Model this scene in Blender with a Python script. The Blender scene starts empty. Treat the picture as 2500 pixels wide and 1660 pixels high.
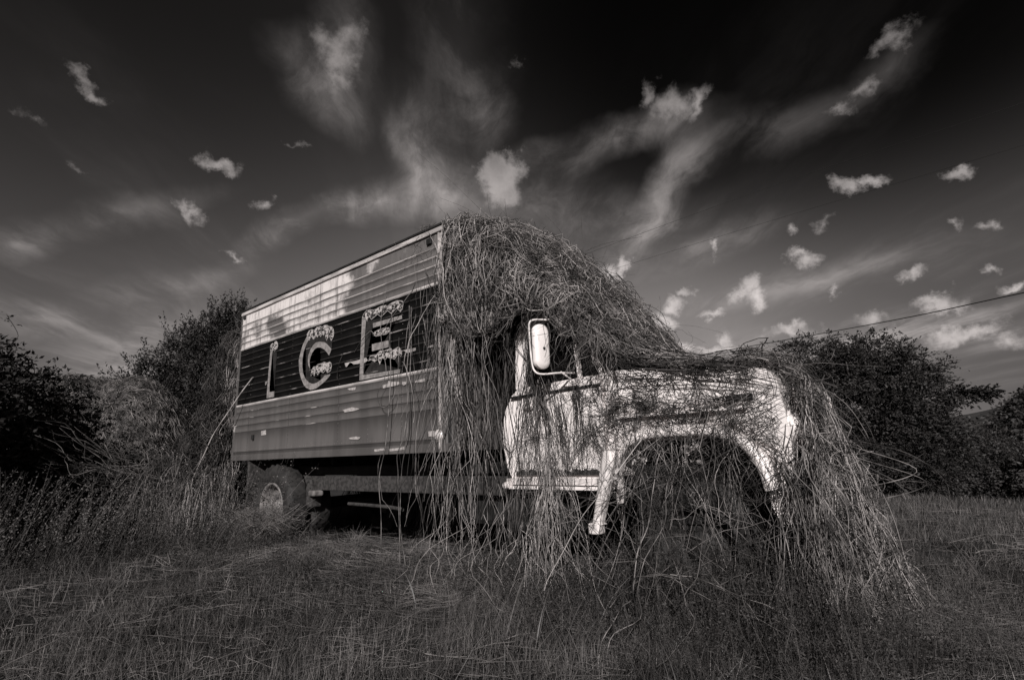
import bpy, bmesh, math, random
import numpy as np
from mathutils import Vector, Matrix
random.seed(7)
rng = np.random.default_rng(11)
scene = bpy.context.scene
col = scene.collection

SKY_LO, SKY_HI, SKY_POL = 0.95, 0.20, 0.10
CIR_B, CUM_B, VEIL_B = 5.0, 5.0, 0.8
# ------------------------------------------------------------------ camera
CAMP = np.array([3.5326, -3.3182, 1.1037])
CF = np.array([-0.62423352, 0.75219715, 0.21102597])
CR = np.array([0.76406116, 0.64414529, -0.03588022])
CU = np.array([0.16292038, -0.13883911, 0.97682171])
FPX = 1200.0          # focal length in the units of a 2361 px wide picture
cam_d = bpy.data.cameras.new("camera")
cam_d.sensor_width = 36.0
cam_d.lens = FPX / 2361.0 * 36.0
cam_d.clip_start = 0.05
cam_d.clip_end = 5000
cam = bpy.data.objects.new("camera", cam_d)
col.objects.link(cam)
M = Matrix.Identity(4)
for i in range(3):
    M[i][0], M[i][1], M[i][2], M[i][3] = CR[i], CU[i], -CF[i], CAMP[i]
cam.matrix_world = M
scene.camera = cam

def ray(px, py):
    d = CF + CR * (px - 1180.5) / FPX - CU * (py - 784.0) / FPX
    return d
def at(px, py, D):
    """world point seen in direction (px,py) at horizontal distance D metres"""
    d = ray(px, py)
    return CAMP + d / math.hypot(d[0], d[1]) * D

# ------------------------------------------------------------------ light
SUNV = np.array([-0.55, 0.80, -0.50]); SUNV /= np.linalg.norm(SUNV)   # travel direction
sun_el = math.asin(-SUNV[2])
sun_az = math.atan2(-SUNV[0], -SUNV[1])       # clockwise from +Y
TINT = (1.0, 0.918, 0.892)
sd = bpy.data.lights.new("sun", 'SUN')
sd.energy = 5.0; sd.angle = math.radians(0.5); sd.color = (1.0, 0.985, 0.97)
so = bpy.data.objects.new("sun", sd)
so.rotation_euler = Vector(SUNV).to_track_quat('-Z', 'Y').to_euler()
so.location = (8, -10, 12)
col.objects.link(so)

scene.view_settings.view_transform = 'Standard'
scene.view_settings.look = 'None'
scene.view_settings.gamma = 1.0
scene.view_settings.exposure = 0.0
try: scene.view_settings.use_curve_mapping = False
except Exception: pass

world = bpy.data.worlds.new("World"); scene.world = world
world.use_nodes = True
wt = world.node_tree; wn = wt.nodes; wl = wt.links
wn.clear()
def W_(t, **k):
    n = wn.new(t)
    for a, b in k.items(): setattr(n, a, b)
    return n
def wmath(op, a, b=None, c=None, clamp=False):
    n = W_('ShaderNodeMath', operation=op); n.use_clamp = clamp
    for i, v in enumerate((a, b, c)):
        if v is None: continue
        if isinstance(v, (int, float)): n.inputs[i].default_value = v
        else: wl.new(v, n.inputs[i])
    return n.outputs[0]
def wramp(v, lo, hi, a=0.0, b=1.0):
    n = W_('ShaderNodeMapRange', interpolation_type='SMOOTHSTEP')
    wl.new(v, n.inputs['Value'])
    n.inputs['From Min'].default_value = lo; n.inputs['From Max'].default_value = hi
    n.inputs['To Min'].default_value = a; n.inputs['To Max'].default_value = b
    return n.outputs['Result']
sky = W_('ShaderNodeTexSky'); sky.sky_type = 'NISHITA'; sky.sun_disc = False
sky.sun_elevation = sun_el; sky.sun_rotation = sun_az
sky.altitude = 200; sky.air_density = 1.0; sky.dust_density = 0.6
sep = W_('ShaderNodeSeparateColor'); wl.new(sky.outputs[0], sep.inputs[0])
tc = W_('ShaderNodeTexCoord')
DV = tc.outputs['Generated']
sx = W_('ShaderNodeSeparateXYZ'); wl.new(DV, sx.inputs[0])
# deep red filter and polariser: the blue sky darkens, most of all high up and away from the sun
red = wmath('MULTIPLY', sep.outputs[0], 1.0)
def dotdir(v):
    n = W_('ShaderNodeVectorMath', operation='DOT_PRODUCT'); wl.new(DV, n.inputs[0]); n.inputs[1].default_value = tuple(v)
    return n.outputs['Value']
def nrm(v): v = np.array(v, float); return v / np.linalg.norm(v)
elev = sx.outputs['Z']
g1 = wramp(elev, 0.10, 0.70, SKY_LO, SKY_HI)
pol = wmath('MULTIPLY_ADD', wmath('MULTIPLY', wramp(dotdir(nrm(ray(1800, -120))), 0.76, 0.985), wramp(elev, 0.22, 0.50)), SKY_POL - 1.0, 1.0)
pol2 = wramp(dotdir(nrm(ray(-300, 100))), 0.75, 1.0, 1.0, 0.5)
pol3 = wramp(dotdir(nrm(ray(2700, 380))), 0.82, 1.0, 1.0, 0.45)
base = wmath('MULTIPLY', wmath('MULTIPLY', wmath('MULTIPLY', wmath('MULTIPLY', red, g1), pol), pol2), pol3)
base = wmath('MULTIPLY', base, wramp(elev, 0.0, 0.32, 0.34, 1.0))

def noise(scale, detail=6, rough=0.55, vec=None, dist=0.0):
    n = W_('ShaderNodeTexNoise'); n.inputs['Scale'].default_value = scale
    n.inputs['Detail'].default_value = detail; n.inputs['Roughness'].default_value = rough
    n.inputs['Distortion'].default_value = dist
    wl.new(vec if vec is not None else DV, n.inputs['Vector'])
    return n
# warped direction gives the ragged cloud outlines
nw = noise(16, 6, 0.62)
vs = W_('ShaderNodeVectorMath', operation='SUBTRACT'); wl.new(nw.outputs['Color'], vs.inputs[0]); vs.inputs[1].default_value = (.5, .5, .5)
vm = W_('ShaderNodeVectorMath', operation='MULTIPLY_ADD'); wl.new(vs.outputs[0], vm.inputs[0]); vm.inputs[1].default_value = (.09, .09, .09); wl.new(DV, vm.inputs[2])
WV = vm.outputs[0]
nw2 = noise(6, 5, 0.55)
vs2 = W_('ShaderNodeVectorMath', operation='SUBTRACT'); wl.new(nw2.outputs['Color'], vs2.inputs[0]); vs2.inputs[1].default_value = (.5, .5, .5)
vm2 = W_('ShaderNodeVectorMath', operation='MULTIPLY_ADD'); wl.new(vs2.outputs[0], vm2.inputs[0]); vm2.inputs[1].default_value = (.10, .10, .10); wl.new(DV, vm2.inputs[2])
WV2 = vm2.outputs[0]
def blob(px, py, rx, ry, rot=0, vec=None):
    c = nrm(ray(px, py)); r = math.radians(rot)
    a = ray(px + rx * math.cos(r), py + rx * math.sin(r)); b = ray(px - ry * math.sin(r), py + ry * math.cos(r))
    a = nrm(a) - c; b = nrm(b) - c
    la, lb = np.linalg.norm(a), np.linalg.norm(b)
    X = Vector(c); Y = Vector(a / la); Y = (Y - X * Y.dot(X)).normalized(); Z = X.cross(Y)
    m = Matrix((X, Y, Z)).transposed()
    n = W_('ShaderNodeMapping', vector_type='TEXTURE')
    n.inputs['Location'].default_value = tuple(c)
    n.inputs['Rotation'].default_value = m.to_euler()
    n.inputs['Scale'].default_value = (1.0, la, lb)
    wl.new(vec, n.inputs['Vector'])
    l = W_('ShaderNodeVectorMath', operation='LENGTH'); wl.new(n.outputs[0], l.inputs[0])
    return l.outputs['Value']
CUM = [(1160,405,50,48,0,1.7),(1165,450,40,30,0,1.1),(795,110,42,60,10,.85),(790,175,30,45,0,.8),(748,95,34,45,-20,.55),
 (185,180,22,46,-25,.8),(215,222,30,18,30,.9),(500,372,46,20,18,.85),(445,485,20,34,-15,.75),(610,468,26,18,10,.8),
 (542,595,18,10,0,.6),(688,340,26,10,5,.5),(175,395,14,30,-25,.5),(1492,215,24,30,0,.85),(1545,245,48,40,0,.9),(1610,235,22,42,20,.8),
 (1925,252,42,18,-20,.7),(1985,215,24,30,20,.55),(2080,85,26,60,35,.7),(2040,125,40,16,-35,.5),(1965,432,36,26,0,1.1),(2010,412,40,16,-12,.85),
 (2205,410,44,18,-15,.85),(1850,602,42,22,-8,.95),(1715,670,34,30,0,.95),(1745,692,30,22,0,.85),(1650,722,42,12,-6,.85),(1525,735,44,24,0,1.1),
 (1550,695,32,20,-10,.95),(1583,664,22,14,-10,1.0),(1405,640,34,34,0,1.2),(1440,618,14,26,20,1.0),(2103,628,40,20,0,.85),(1655,572,10,22,0,.7),
 (1820,532,18,18,0,.7),(1885,515,20,18,0,.55),(1915,672,12,16,0,.6),(2290,632,24,14,0,.7),(1660,785,18,26,0,.85),(1630,808,70,14,0,.8),
 (60,270,14,34,-30,.35),(2200,525,24,16,0,.5),(2290,525,24,12,0,.45),(1195,150,14,18,0,.4),(2340,665,40,12,-8,.7),(2160,700,70,18,-5,.8),(2010,728,60,20,0,.85),
 (1830,765,90,16,-5,.7),(2240,765,110,26,-8,.85),(2330,790,60,28,0,.6),(1540,800,60,14,0,.8),(1030,-150,90,60,0,.6),(2600,500,60,30,0,.8),(-150,500,50,30,0,.8)]
CIR = [(800,150,60,140,5,.30),(1080,160,100,190,-5,.30),(985,330,60,120,-25,.55),(1130,270,60,70,0,.42),(1040,440,110,60,10,.5),(1400,330,240,38,-19,.55),
 (1555,300,80,60,-20,.38),(1530,450,45,130,35,.75),(1600,380,35,80,40,.45),(700,520,130,34,-20,.62),(870,470,130,42,-15,.5),(330,770,150,50,-20,.42),(300,500,200,36,-14,.18),(420,650,180,30,-12,.22),(120,730,140,36,10,.35),
 (60,560,80,40,0,.3),(1780,290,230,50,-15,.30),(2050,160,150,44,-38,.20),(1870,640,420,36,-12,.35),(2050,770,420,55,-6,.62),(1500,540,160,30,-30,.5),(1640,560,200,36,-18,.42),(960,380,40,110,-30,.4),
 (740,200,60,120,-40,.4),(1250,480,140,80,0,.35),(420,850,140,30,0,.3),(250,860,120,30,0,.35),(1400,520,110,60,0,.32)]
mp = W_('ShaderNodeMapping'); mp.inputs['Scale'].default_value = (1.9, .65, 1.6); mp.inputs['Rotation'].default_value = (.35, -.25, .55); wl.new(WV2, mp.inputs[0])
cacc = None
for (px, py, rx, ry, rot, w) in CIR:
    l = blob(px, py, rx * 1.5, ry * 1.6, rot, WV2)
    v = wmath('POWER', wmath('MAXIMUM', wmath('MULTIPLY_ADD', l, -1.0, 1.0), 0.0), 1.5)
    v = wmath('MULTIPLY', v, w * 1.25)
    cacc = v if cacc is None else wmath('ADD', cacc, v)
zc = wmath('MAXIMUM', elev, 0.03)
zc = wmath('ADD', zc, 0.10)
wx = W_('ShaderNodeSeparateXYZ'); wl.new(WV2, wx.inputs[0])
pc = W_('ShaderNodeCombineXYZ'); wl.new(wmath('DIVIDE', wx.outputs[0], zc), pc.inputs[0]); wl.new(wmath('DIVIDE', wx.outputs[1], zc), pc.inputs[1])
def sheet(px, across, along, seed, detail=9, rough=.62, dist=.3):
    """streak noise on the sheet, drawn out towards the compass direction of picture column px"""
    d = ray(px, 784); az = math.atan2(d[0], d[1])
    r_ = W_('ShaderNodeMapping'); r_.inputs['Rotation'].default_value = (0, 0, az); wl.new(pc.outputs[0], r_.inputs[0])
    m_ = W_('ShaderNodeMapping'); m_.inputs['Scale'].default_value = (across, along, 1); m_.inputs['Location'].default_value = (seed, seed * 1.7, 0); wl.new(r_.outputs[0], m_.inputs[0])
    return noise(1.0, detail, rough, m_.outputs[0], dist).outputs[0]
st1 = sheet(1050, 2.6, .55, 3.0); st2 = sheet(1050, 5.5, 3.2, 9.0, 10, .66, .5); st3 = sheet(1500, 1.1, .30, 5.0, 6, .55, .6)
fine = wramp(wmath('ADD', wmath('MULTIPLY', st1, .6), wmath('MULTIPLY', st2, .4)), 0.40, 0.66, 0.12, 1.0)
cir = wmath('MULTIPLY', wmath('MINIMUM', cacc, 0.8), fine)
veil = wmath('MULTIPLY', wmath('MULTIPLY', wramp(st3, 0.42, 0.72), wramp(st1, 0.42, 0.72)), wramp(elev, 0.72, 0.25, 0.0, 1.0))
cl = wmath('ADD', wmath('MULTIPLY', cir, CIR_B), wmath('MULTIPLY', veil, VEIL_B))
cl = wmath('MULTIPLY', cl, wmath('MULTIPLY_ADD', pol, 0.55, 0.45))
def backdrop(lum):
    cc = W_('ShaderNodeCombineColor')
    for i in range(3): wl.new(wmath('MULTIPLY', lum, TINT[i]), cc.inputs[i])
    bg = W_('ShaderNodeBackground'); wl.new(cc.outputs[0], bg.inputs[0]); bg.inputs[1].default_value = 0.1
    return bg.outputs[0]
shaders = [backdrop(wmath('ADD', base, cl))]
# cumulus puffs in batches; each batch is its own closure (keeps the shader small enough)
for k in range(0, len(CUM), 20):
    acc = None
    for (px, py, rx, ry, rot, w) in CUM[k:k + 20]:
        l = blob(px, py, rx * 1.38, ry * 1.38, rot, WV)
        v = wmath('MULTIPLY_ADD', l, -w, w)
        acc = v if acc is None else wmath('MAXIMUM', acc, v)
    nf = noise(26, 10, 0.62)
    cum = wramp(wmath('ADD', acc, wmath('MULTIPLY_ADD', nf.outputs[0], 1.25, -0.68)), 0.04, 0.80)
    cshade = wramp(noise(14, 5, 0.6).outputs[0], 0.3, 0.75, 0.55, 1.0)
    cb = wmath('MULTIPLY', wmath('MULTIPLY', wmath('MULTIPLY', cum, cshade), wramp(elev, 0.9, 0.12, 0.25, 1.0)), CUM_B)
    shaders.append(backdrop(cb))
sh = shaders[0]
for s2 in shaders[1:]:
    ad = W_('ShaderNodeAddShader'); wl.new(sh, ad.inputs[0]); wl.new(s2, ad.inputs[1]); sh = ad.outputs[0]
out = W_('ShaderNodeOutputWorld'); wl.new(sh, out.inputs[0])
world.cycles.sampling_method = 'MANUAL'; world.cycles.sample_map_resolution = 256
scene.cycles.max_bounces = 5; scene.cycles.diffuse_bounces = 2; scene.cycles.glossy_bounces = 2
scene.cycles.transmission_bounces = 2; scene.cycles.caustics_reflective = False

# ------------------------------------------------------------------ materials
def nodes_of(m):
    m.use_nodes = True
    return m.node_tree.nodes, m.node_tree.links
def grey(v): return (v * TINT[0], v * TINT[1], v * TINT[2], 1)
def mat(name, a, b=None, rough=0.6, scale=4.0, spec=0.3, metal=0.0, island=0.0, bump=0.0, lo=0.4, hi=0.6, stretch=(1, 1, 1), detail=6, bscale=40, trans=0.0, dirt=None):
    """two-tone weathered material: noise mixes grey a and grey b; island = per-piece brightness spread"""
    m = bpy.data.materials.new(name); n, l = nodes_of(m)
    p = n['Principled BSDF']
    p.inputs['Roughness'].default_value = rough
    p.inputs['Specular IOR Level'].default_value = spec
    p.inputs['Metallic'].default_value = metal
    tcn = n.new('ShaderNodeTexCoord'); mp = n.new('ShaderNodeMapping'); mp.inputs['Scale'].default_value = stretch
    l.new(tcn.outputs['Object'], mp.inputs[0])
    nz = n.new('ShaderNodeTexNoise'); nz.inputs['Scale'].default_value = scale; nz.inputs['Detail'].default_value = detail
    nz.inputs['Roughness'].default_value = 0.62
    l.new(mp.outputs[0], nz.inputs['Vector'])
    mr = n.new('ShaderNodeMapRange'); mr.interpolation_type = 'SMOOTHSTEP'
    mr.inputs['From Min'].default_value = lo; mr.inputs['From Max'].default_value = hi
    l.new(nz.outputs[0], mr.inputs['Value'])
    mx = n.new('ShaderNodeMix'); mx.data_type = 'RGBA'
    mx.inputs['A'].default_value = grey(a); mx.inputs['B'].default_value = grey(b if b is not None else a)
    l.new(mr.outputs[0], mx.inputs['Factor'])
    outc = mx.outputs['Result']
    if dirt:
        nz2 = n.new('ShaderNodeTexNoise'); nz2.inputs['Scale'].default_value = dirt[1]; nz2.inputs['Detail'].default_value = 8
        nz2.inputs['Roughness'].default_value = 0.7
        mp2 = n.new('ShaderNodeMapping'); mp2.inputs['Scale'].default_value = dirt[4]; l.new(tcn.outputs['Object'], mp2.inputs[0])
        l.new(mp2.outputs[0], nz2.inputs['Vector'])
        m2 = n.new('ShaderNodeMapRange'); m2.inputs['From Min'].default_value = dirt[2]; m2.inputs['From Max'].default_value = dirt[3]
        l.new(nz2.outputs[0], m2.inputs['Value'])
        mx2 = n.new('ShaderNodeMix'); mx2.data_type = 'RGBA'; mx2.inputs['B'].default_value = grey(dirt[0])
        l.new(outc, mx2.inputs['A']); l.new(m2.outputs[0], mx2.inputs['Factor']); outc = mx2.outputs['Result']
    if island:
        g = n.new('ShaderNodeNewGeometry')
        r = n.new('ShaderNodeMapRange'); r.inputs['To Min'].default_value = 1 - island; r.inputs['To Max'].default_value = 1 + island
        l.new(g.outputs['Random Per Island'], r.inputs['Value'])
        vm_ = n.new('ShaderNodeVectorMath'); vm_.operation = 'SCALE'
        l.new(outc, vm_.inputs[0]); l.new(r.outputs[0], vm_.inputs['Scale']); outc = vm_.outputs[0]
    l.new(outc, p.inputs['Base Color'])
    if bump:
        nb = n.new('ShaderNodeTexNoise'); nb.inputs['Scale'].default_value = bscale; nb.inputs['Detail'].default_value = 5
        l.new(tcn.outputs['Object'], nb.inputs['Vector'])
        bp = n.new('ShaderNodeBump'); bp.inputs['Strength'].default_value = bump; bp.inputs['Distance'].default_value = 0.01
        l.new(nb.outputs[0], bp.inputs['Height']); l.new(bp.outputs[0], p.inputs['Normal'])
    return m

MT = {}
MT['white'] = mat('white_paint', .84, .76, .38, 2.5, spec=.5, bump=.16, bscale=4, dirt=(.25, 6, .70, .92, (1, 1, .2)))
MT['white_dirty'] = mat('stained_white_paint', .74, .50, .5, 9, dirt=(.12, 20, .55, .72, (1, 1, .5)))
MT['grey_paint'] = mat('faded_grey_paint', .070, .10, .5, 2.2, lo=.35, hi=.65, stretch=(1.6, 1, .25), bump=.10, bscale=3, dirt=(.30, 55, .735, .755, (.4, 1, 1)))
MT['grey_rib'] = mat('scraped_grey_rib', .075, .32, .5, 9, lo=.58, hi=.63, stretch=(.16, 1, 1), bump=.05)
MT['black_paint'] = mat('black_paint', .003, .008, .62, 3, spec=.12, lo=.45, hi=.75, dirt=(.10, 90, .74, .80, (.5, 1, 1)))
MT['black_rib'] = mat('scratched_highlight_rib', .035, .36, .4, 14, lo=.55, hi=.66, stretch=(.14, 1, 1))  # pale scratches, plus rib highlights put into a lighter base colour
MT['upper_rib'] = mat('weathered_rib', .50, .20, .45, 10, stretch=(.3, 1, 1))
MT['rail'] = mat('aluminium_rail', .52, .30, .45, 12, stretch=(.2, 1, 1), dirt=(.05, 25, .6, .66, (.4, 1, 1)))
MT['scrape'] = mat('bare_scraped_metal', .42, .28, .5, 30, dirt=(.10, 45, .60, .64, (1, 1, 1)))
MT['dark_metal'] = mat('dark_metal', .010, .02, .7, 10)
MT['frame_metal'] = mat('rusty_chassis_steel', .022, .05, .8, 24, bump=.3)
MT['rubber'] = mat('tyre_rubber', .016, .030, .75, 14, bump=.1)
MT['rim'] = mat('dusty_rim', .08, .20, .6, 8, bump=.1)
MT['void'] = mat('dark_cab_pane', .003, .006, .25, 3, spec=.25)  # panes near black, the unlit cab interior put into their colour
MT['letter'] = mat('letter_paint', .27, .17, .5, 18, dirt=(.06, 40, .62, .70, (.5, 1, 1)))
MT['letter_dim'] = mat('letter_shade_paint', .028, .014, .5, 9)
MT['snow'] = mat('snowcap_paint', .42, .012, .5, 42, lo=.46, hi=.54, stretch=(.7, 1, 1))
MT['snow_edge'] = mat('snowcap_outline', .34, .22, .5, 20)
MT['chrome'] = mat('dull_chrome', .75, .55, .3, 10, spec=.6)
MT['rivet'] = mat('rivet_metal', .26, .12, .5, 30)
MT['vine'] = mat('dead_vine', .038, .165, .75, 5, island=.8, spec=.15)
MT['vine_dark'] = mat('old_vine', .020, .070, .8, 5, island=.7, spec=.1)
MT['vine_pale'] = mat('bleached_vine', .18, .38, .7, 5, island=.45, spec=.2)
MT['inner_shade'] = mat('shade_dark_strand', .006, .016, .9, 6, island=.5, spec=.05)  # near black: shade between the stems put into the colour
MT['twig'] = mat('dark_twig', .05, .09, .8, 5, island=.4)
MT['leaf_dark'] = mat('dark_leaf', .019, .037, .6, 1.2, island=.25, spec=.2)
MT['leaf_mid'] = mat('bush_leaf', .022, .042, .6, 1.0, island=.3, spec=.2)
MT['leaf_weed'] = mat('weed_leaf', .022, .048, .6, 3, island=.5, spec=.2)
MT['leaf_dry'] = mat('dry_leaf', .22, .40, .7, 14, island=.3)
MT['grass'] = mat('grass_blade', .030, .072, .6, 1.4, island=.55, spec=.25)
MT['grass_wide'] = mat('broad_grass_blade', .045, .07, .5, 2, island=.3, spec=.35)
MT['straw'] = mat('dry_straw', .075, .17, .7, 2, island=.45)
MT['seed'] = mat('weed_seed_head', .04, .10, .7, 2, island=.5)
MT['soil'] = mat('field_soil', .010, .028, .95, 3, bump=.6, bscale=30, detail=10)
MT['mound'] = mat('mound_thatch', .05, .11, .9, 5, bump=.8, bscale=25, detail=10)
MT['hill'] = mat('wooded_hillside', .020, .042, .95, .08, bump=.5, bscale=.3, detail=12)
MT['bark'] = mat('bark', .05, .09, .9, 8, bump=.5, bscale=30)
MT['wire'] = mat('cable', .02, .02, .6)

# faded white/aluminium upper band: large worn patches of paint
def faded():
    m = mat('faded_upper_panel', .58, .10, .5, 1.25, lo=.47, hi=.60, stretch=(1.0, 1, 1.25), detail=8, dirt=(.13, 5.5, .50, .68, (1.6, 1, .22)))
    n, l = nodes_of(m); nz = [x for x in n if x.type == 'TEX_NOISE'][0]
    mr = [x for x in n if x.type == 'MAP_RANGE'][0]
    tcn = [x for x in n if x.type == 'TEX_COORD'][0]
    s = n.new('ShaderNodeSeparateXYZ'); l.new(tcn.outputs['Object'], s.inputs[0])
    # the paint has worn off most towards the front of the box (object x -1.7 .. 0)
    g = n.new('ShaderNodeMapRange'); g.interpolation_type = 'SMOOTHSTEP'; l.new(s.outputs['X'], g.inputs['Value'])
    g.inputs['From Min'].default_value = -2.0; g.inputs['From Max'].default_value = -1.45; g.inputs['To Max'].default_value = .17; g.inputs['To Min'].default_value = -.02
    w = n.new('ShaderNodeMapRange'); w.interpolation_type = 'SMOOTHSTEP'; l.new(s.outputs['Z'], w.inputs['Value'])
    w.inputs['From Min'].default_value = 3.16; w.inputs['From Max'].default_value = 2.9; w.inputs['To Max'].default_value = .035; w.inputs['To Min'].default_value = -.045
    a = n.new('ShaderNodeMath'); a.operation = 'ADD'; l.new(nz.outputs[0], a.inputs[0]); l.new(g.outputs[0], a.inputs[1])
    b = n.new('ShaderNodeMath'); b.operation = 'ADD'; l.new(a.outputs[0], b.inputs[0]); l.new(w.outputs[0], b.inputs[1])
    l.new(b.outputs[0], mr.inputs['Value'])
    return m
MT['faded'] = faded()

# ------------------------------------------------------------------ object helpers
def tag(o, label=None, cat=None, group=None, kind=None):
    if label: o['label'] = label
    if cat: o['category'] = cat
    if group: o['group'] = group
    if kind: o['kind'] = kind
    return o
def empty(name, loc=(0, 0, 0), parent=None):
    o = bpy.data.objects.new(name, None); o.empty_display_size = .2
    o.location = loc; col.objects.link(o)
    if parent: o.parent = parent
    return o
def link(name, me, mats, parent=None, smooth=False):
    o = bpy.data.objects.new(name, me); col.objects.link(o)
    for m in (mats if isinstance(mats, (list, tuple)) else [mats]): me.materials.append(MT[m] if isinstance(m, str) else m)
    if smooth: me.polygons.foreach_set('use_smooth', np.ones(len(me.polygons), bool))
    if parent: o.parent = parent
    return o
def npmesh(name, V, faces_flat, loop_tot, mats, parent=None, smooth=False, midx=None):
    """fast mesh from numpy; every face has loop_tot corners (int) or an array of counts"""
    me = bpy.data.meshes.new(name)
    V = np.asarray(V, np.float32).reshape(-1, 3); F = np.asarray(faces_flat, np.int32).ravel()
    nf = len(F) // loop_tot if isinstance(loop_tot, int) else len(loop_tot)
    tot = np.full(nf, loop_tot, np.int32) if isinstance(loop_tot, int) else np.asarray(loop_tot, np.int32)
    me.vertices.add(len(V)); me.vertices.foreach_set('co', V.ravel())
    me.loops.add(len(F)); me.loops.foreach_set('vertex_index', F)
    me.polygons.add(nf)
    me.polygons.foreach_set('loop_start', np.concatenate([[0], np.cumsum(tot)[:-1]]).astype(np.int32))
    try: me.polygons.foreach_set('loop_total', tot)
    except Exception: pass
    if midx is not None: me.polygons.foreach_set('material_index', np.asarray(midx, np.int32))
    me.update(calc_edges=True)
    return link(name, me, mats, parent, smooth)

def tube_geo(P, R, sides=3):
    """P [N,n,3], R [N,n] -> verts, quads"""
    N, n, _ = P.shape
    T = np.gradient(P, axis=1); T /= np.linalg.norm(T, axis=2, keepdims=True) + 1e-9
    ref = rng.normal(size=(N, 1, 3)); ref /= np.linalg.norm(ref, axis=2, keepdims=True)
    A = np.cross(T, ref); A /= np.linalg.norm(A, axis=2, keepdims=True) + 1e-6
    B = np.cross(T, A)
    ang = np.arange(sides) * 2 * math.pi / sides
    V = P[:, :, None, :] + R[:, :, None, None] * (A[:, :, None, :] * np.cos(ang)[None, None, :, None] + B[:, :, None, :] * np.sin(ang)[None, None, :, None])
    idx = np.arange(N * n * sides).reshape(N, n, sides)
    a = idx[:, :-1, :]; b = idx[:, 1:, :]
    q = np.stack([a, np.roll(a, -1, 2), np.roll(b, -1, 2), b], axis=-1)
    return V.reshape(-1, 3), q.reshape(-1)
class Batch:
    """collects many strands / leaves into ONE mesh"""
    def __init__(s): s.V = []; s.F = []; s.n = 0; s.tot = []; s.mi = []
    def add(s, V, F, k=4, mi=0):
        V = np.asarray(V).reshape(-1, 3); F = np.asarray(F).ravel()
        s.V.append(V); s.F.append(F + s.n); s.n += len(V); nf = len(F) // k
        s.tot.append(np.full(nf, k)); s.mi.append(np.full(nf, mi)); return s
    def tubes(s, P, R, sides=3, mi=0):
        V, F = tube_geo(P, R, sides); return s.add(V, F, 4, mi)
    def build(s, name, mats, parent=None, smooth=False):
        return npmesh(name, np.concatenate(s.V), np.concatenate(s.F), np.concatenate(s.tot), mats, parent, smooth, np.concatenate(s.mi))
def polytube(pts, r, sides=8, n=40):
    """smooth tube through pts (one object)"""
    pts = np.array(pts, float); t = np.linspace(0, len(pts) - 1, n)
    i = np.clip(t.astype(int), 0, len(pts) - 2); f = t - i
    p0 = pts[np.maximum(i - 1, 0)]; p1 = pts[i]; p2 = pts[i + 1]; p3 = pts[np.minimum(i + 2, len(pts) - 1)]
    f = f[:, None]
    c = .5 * ((2 * p1) + (-p0 + p2) * f + (2 * p0 - 5 * p1 + 4 * p2 - p3) * f**2 + (-p0 + 3 * p1 - 3 * p2 + p3) * f**3)
    r = np.full(n, r) if np.isscalar(r) else np.interp(np.linspace(0, 1, n), np.linspace(0, 1, len(r)), r)
    return c, r
def tube_obj(name, pts, r, m, parent=None, sides=8, n=32):
    c, rr = polytube(pts, r, sides, n)
    V, F = tube_geo(c[None], rr[None], sides)
    return npmesh(name, V, F, 4, m, parent, True)

def bm_obj(name, bm, m, parent=None, bevel=0, seg=2, smooth=False):
    if bevel:
        bmesh.ops.bevel(bm, geom=[e for e in bm.edges if len(e.link_faces) == 2 and e.calc_face_angle(0) > .5], offset=bevel, segments=seg, affect='EDGES', profile=.5, clamp_overlap=True)
    bmesh.ops.recalc_face_normals(bm, faces=bm.faces)
    me = bpy.data.meshes.new(name); bm.to_mesh(me); bm.free()
    o = link(name, me, m, parent)
    if smooth:
        for p in me.polygons: p.use_smooth = True
        try:
            me.set_sharp_from_angle(angle=math.radians(40))
        except Exception: pass
    return o
def box_into(bm, lo, hi):
    r = bmesh.ops.create_cube(bm, size=1)
    for v in r['verts']:
        v.co = Vector([lo[i] + (v.co[i] + .5) * (hi[i] - lo[i]) for i in range(3)])
    return r['verts']
def box(name, lo, hi, m, parent=None, bevel=.006):
    bm = bmesh.new(); box_into(bm, lo, hi); return bm_obj(name, bm, m, parent, bevel)
def prism_into(bm, prof, y0, y1):
    """profile in (x,z) extruded from y0 to y1"""
    a = [bm.verts.new((x, y0, z)) for x, z in prof]; b = [bm.verts.new((x, y1, z)) for x, z in prof]
    bm.faces.new(a); bm.faces.new(b[::-1]); n = len(prof)
    for i in range(n): bm.faces.new((a[i], b[i], b[(i + 1) % n], a[(i + 1) % n]))
def prism(name, prof, y0, y1, m, parent=None, bevel=0, seg=2, smooth=False):
    bm = bmesh.new(); prism_into(bm, prof, y0, y1); return bm_obj(name, bm, m, parent, bevel, seg, smooth)
def lathe_y(name, prof, c, m, parent=None, n=48, mod=None):
    """prof list of (r, y) revolved about the y axis through c"""
    V = []; F = []; k = len(prof)
    for j in range(n):
        a = 2 * math.pi * j / n
        for i, (r, y) in enumerate(prof):
            rr = r * (mod(j, i) if mod else 1)
            V.append((c[0] + rr * math.cos(a), c[1] + y, c[2] + rr * math.sin(a)))
    for j in range(n):
        for i in range(k - 1):
            F.append((j * k + i, j * k + i + 1, ((j + 1) % n) * k + i + 1, ((j + 1) % n) * k + i))
    return npmesh(name, V, F, 4, m, parent, False)

def join_into(target, others):
    """merge the meshes of others (same parent space) into target, keeping their materials"""
    bm = bmesh.new(); bm.from_mesh(target.data)
    for o in others:
        off = len(target.data.materials)
        for m_ in o.data.materials: target.data.materials.append(m_)
        me = o.data.copy(); me.transform(target.matrix_basis.inverted() @ o.matrix_basis if o.parent == target.parent else o.matrix_basis)
        n0 = len(bm.faces); bm.from_mesh(me); bm.faces.ensure_lookup_table()
        for f in bm.faces[n0:]: f.material_index += off
        bpy.data.objects.remove(o)
    bm.to_mesh(target.data); bm.free(); return target

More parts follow.
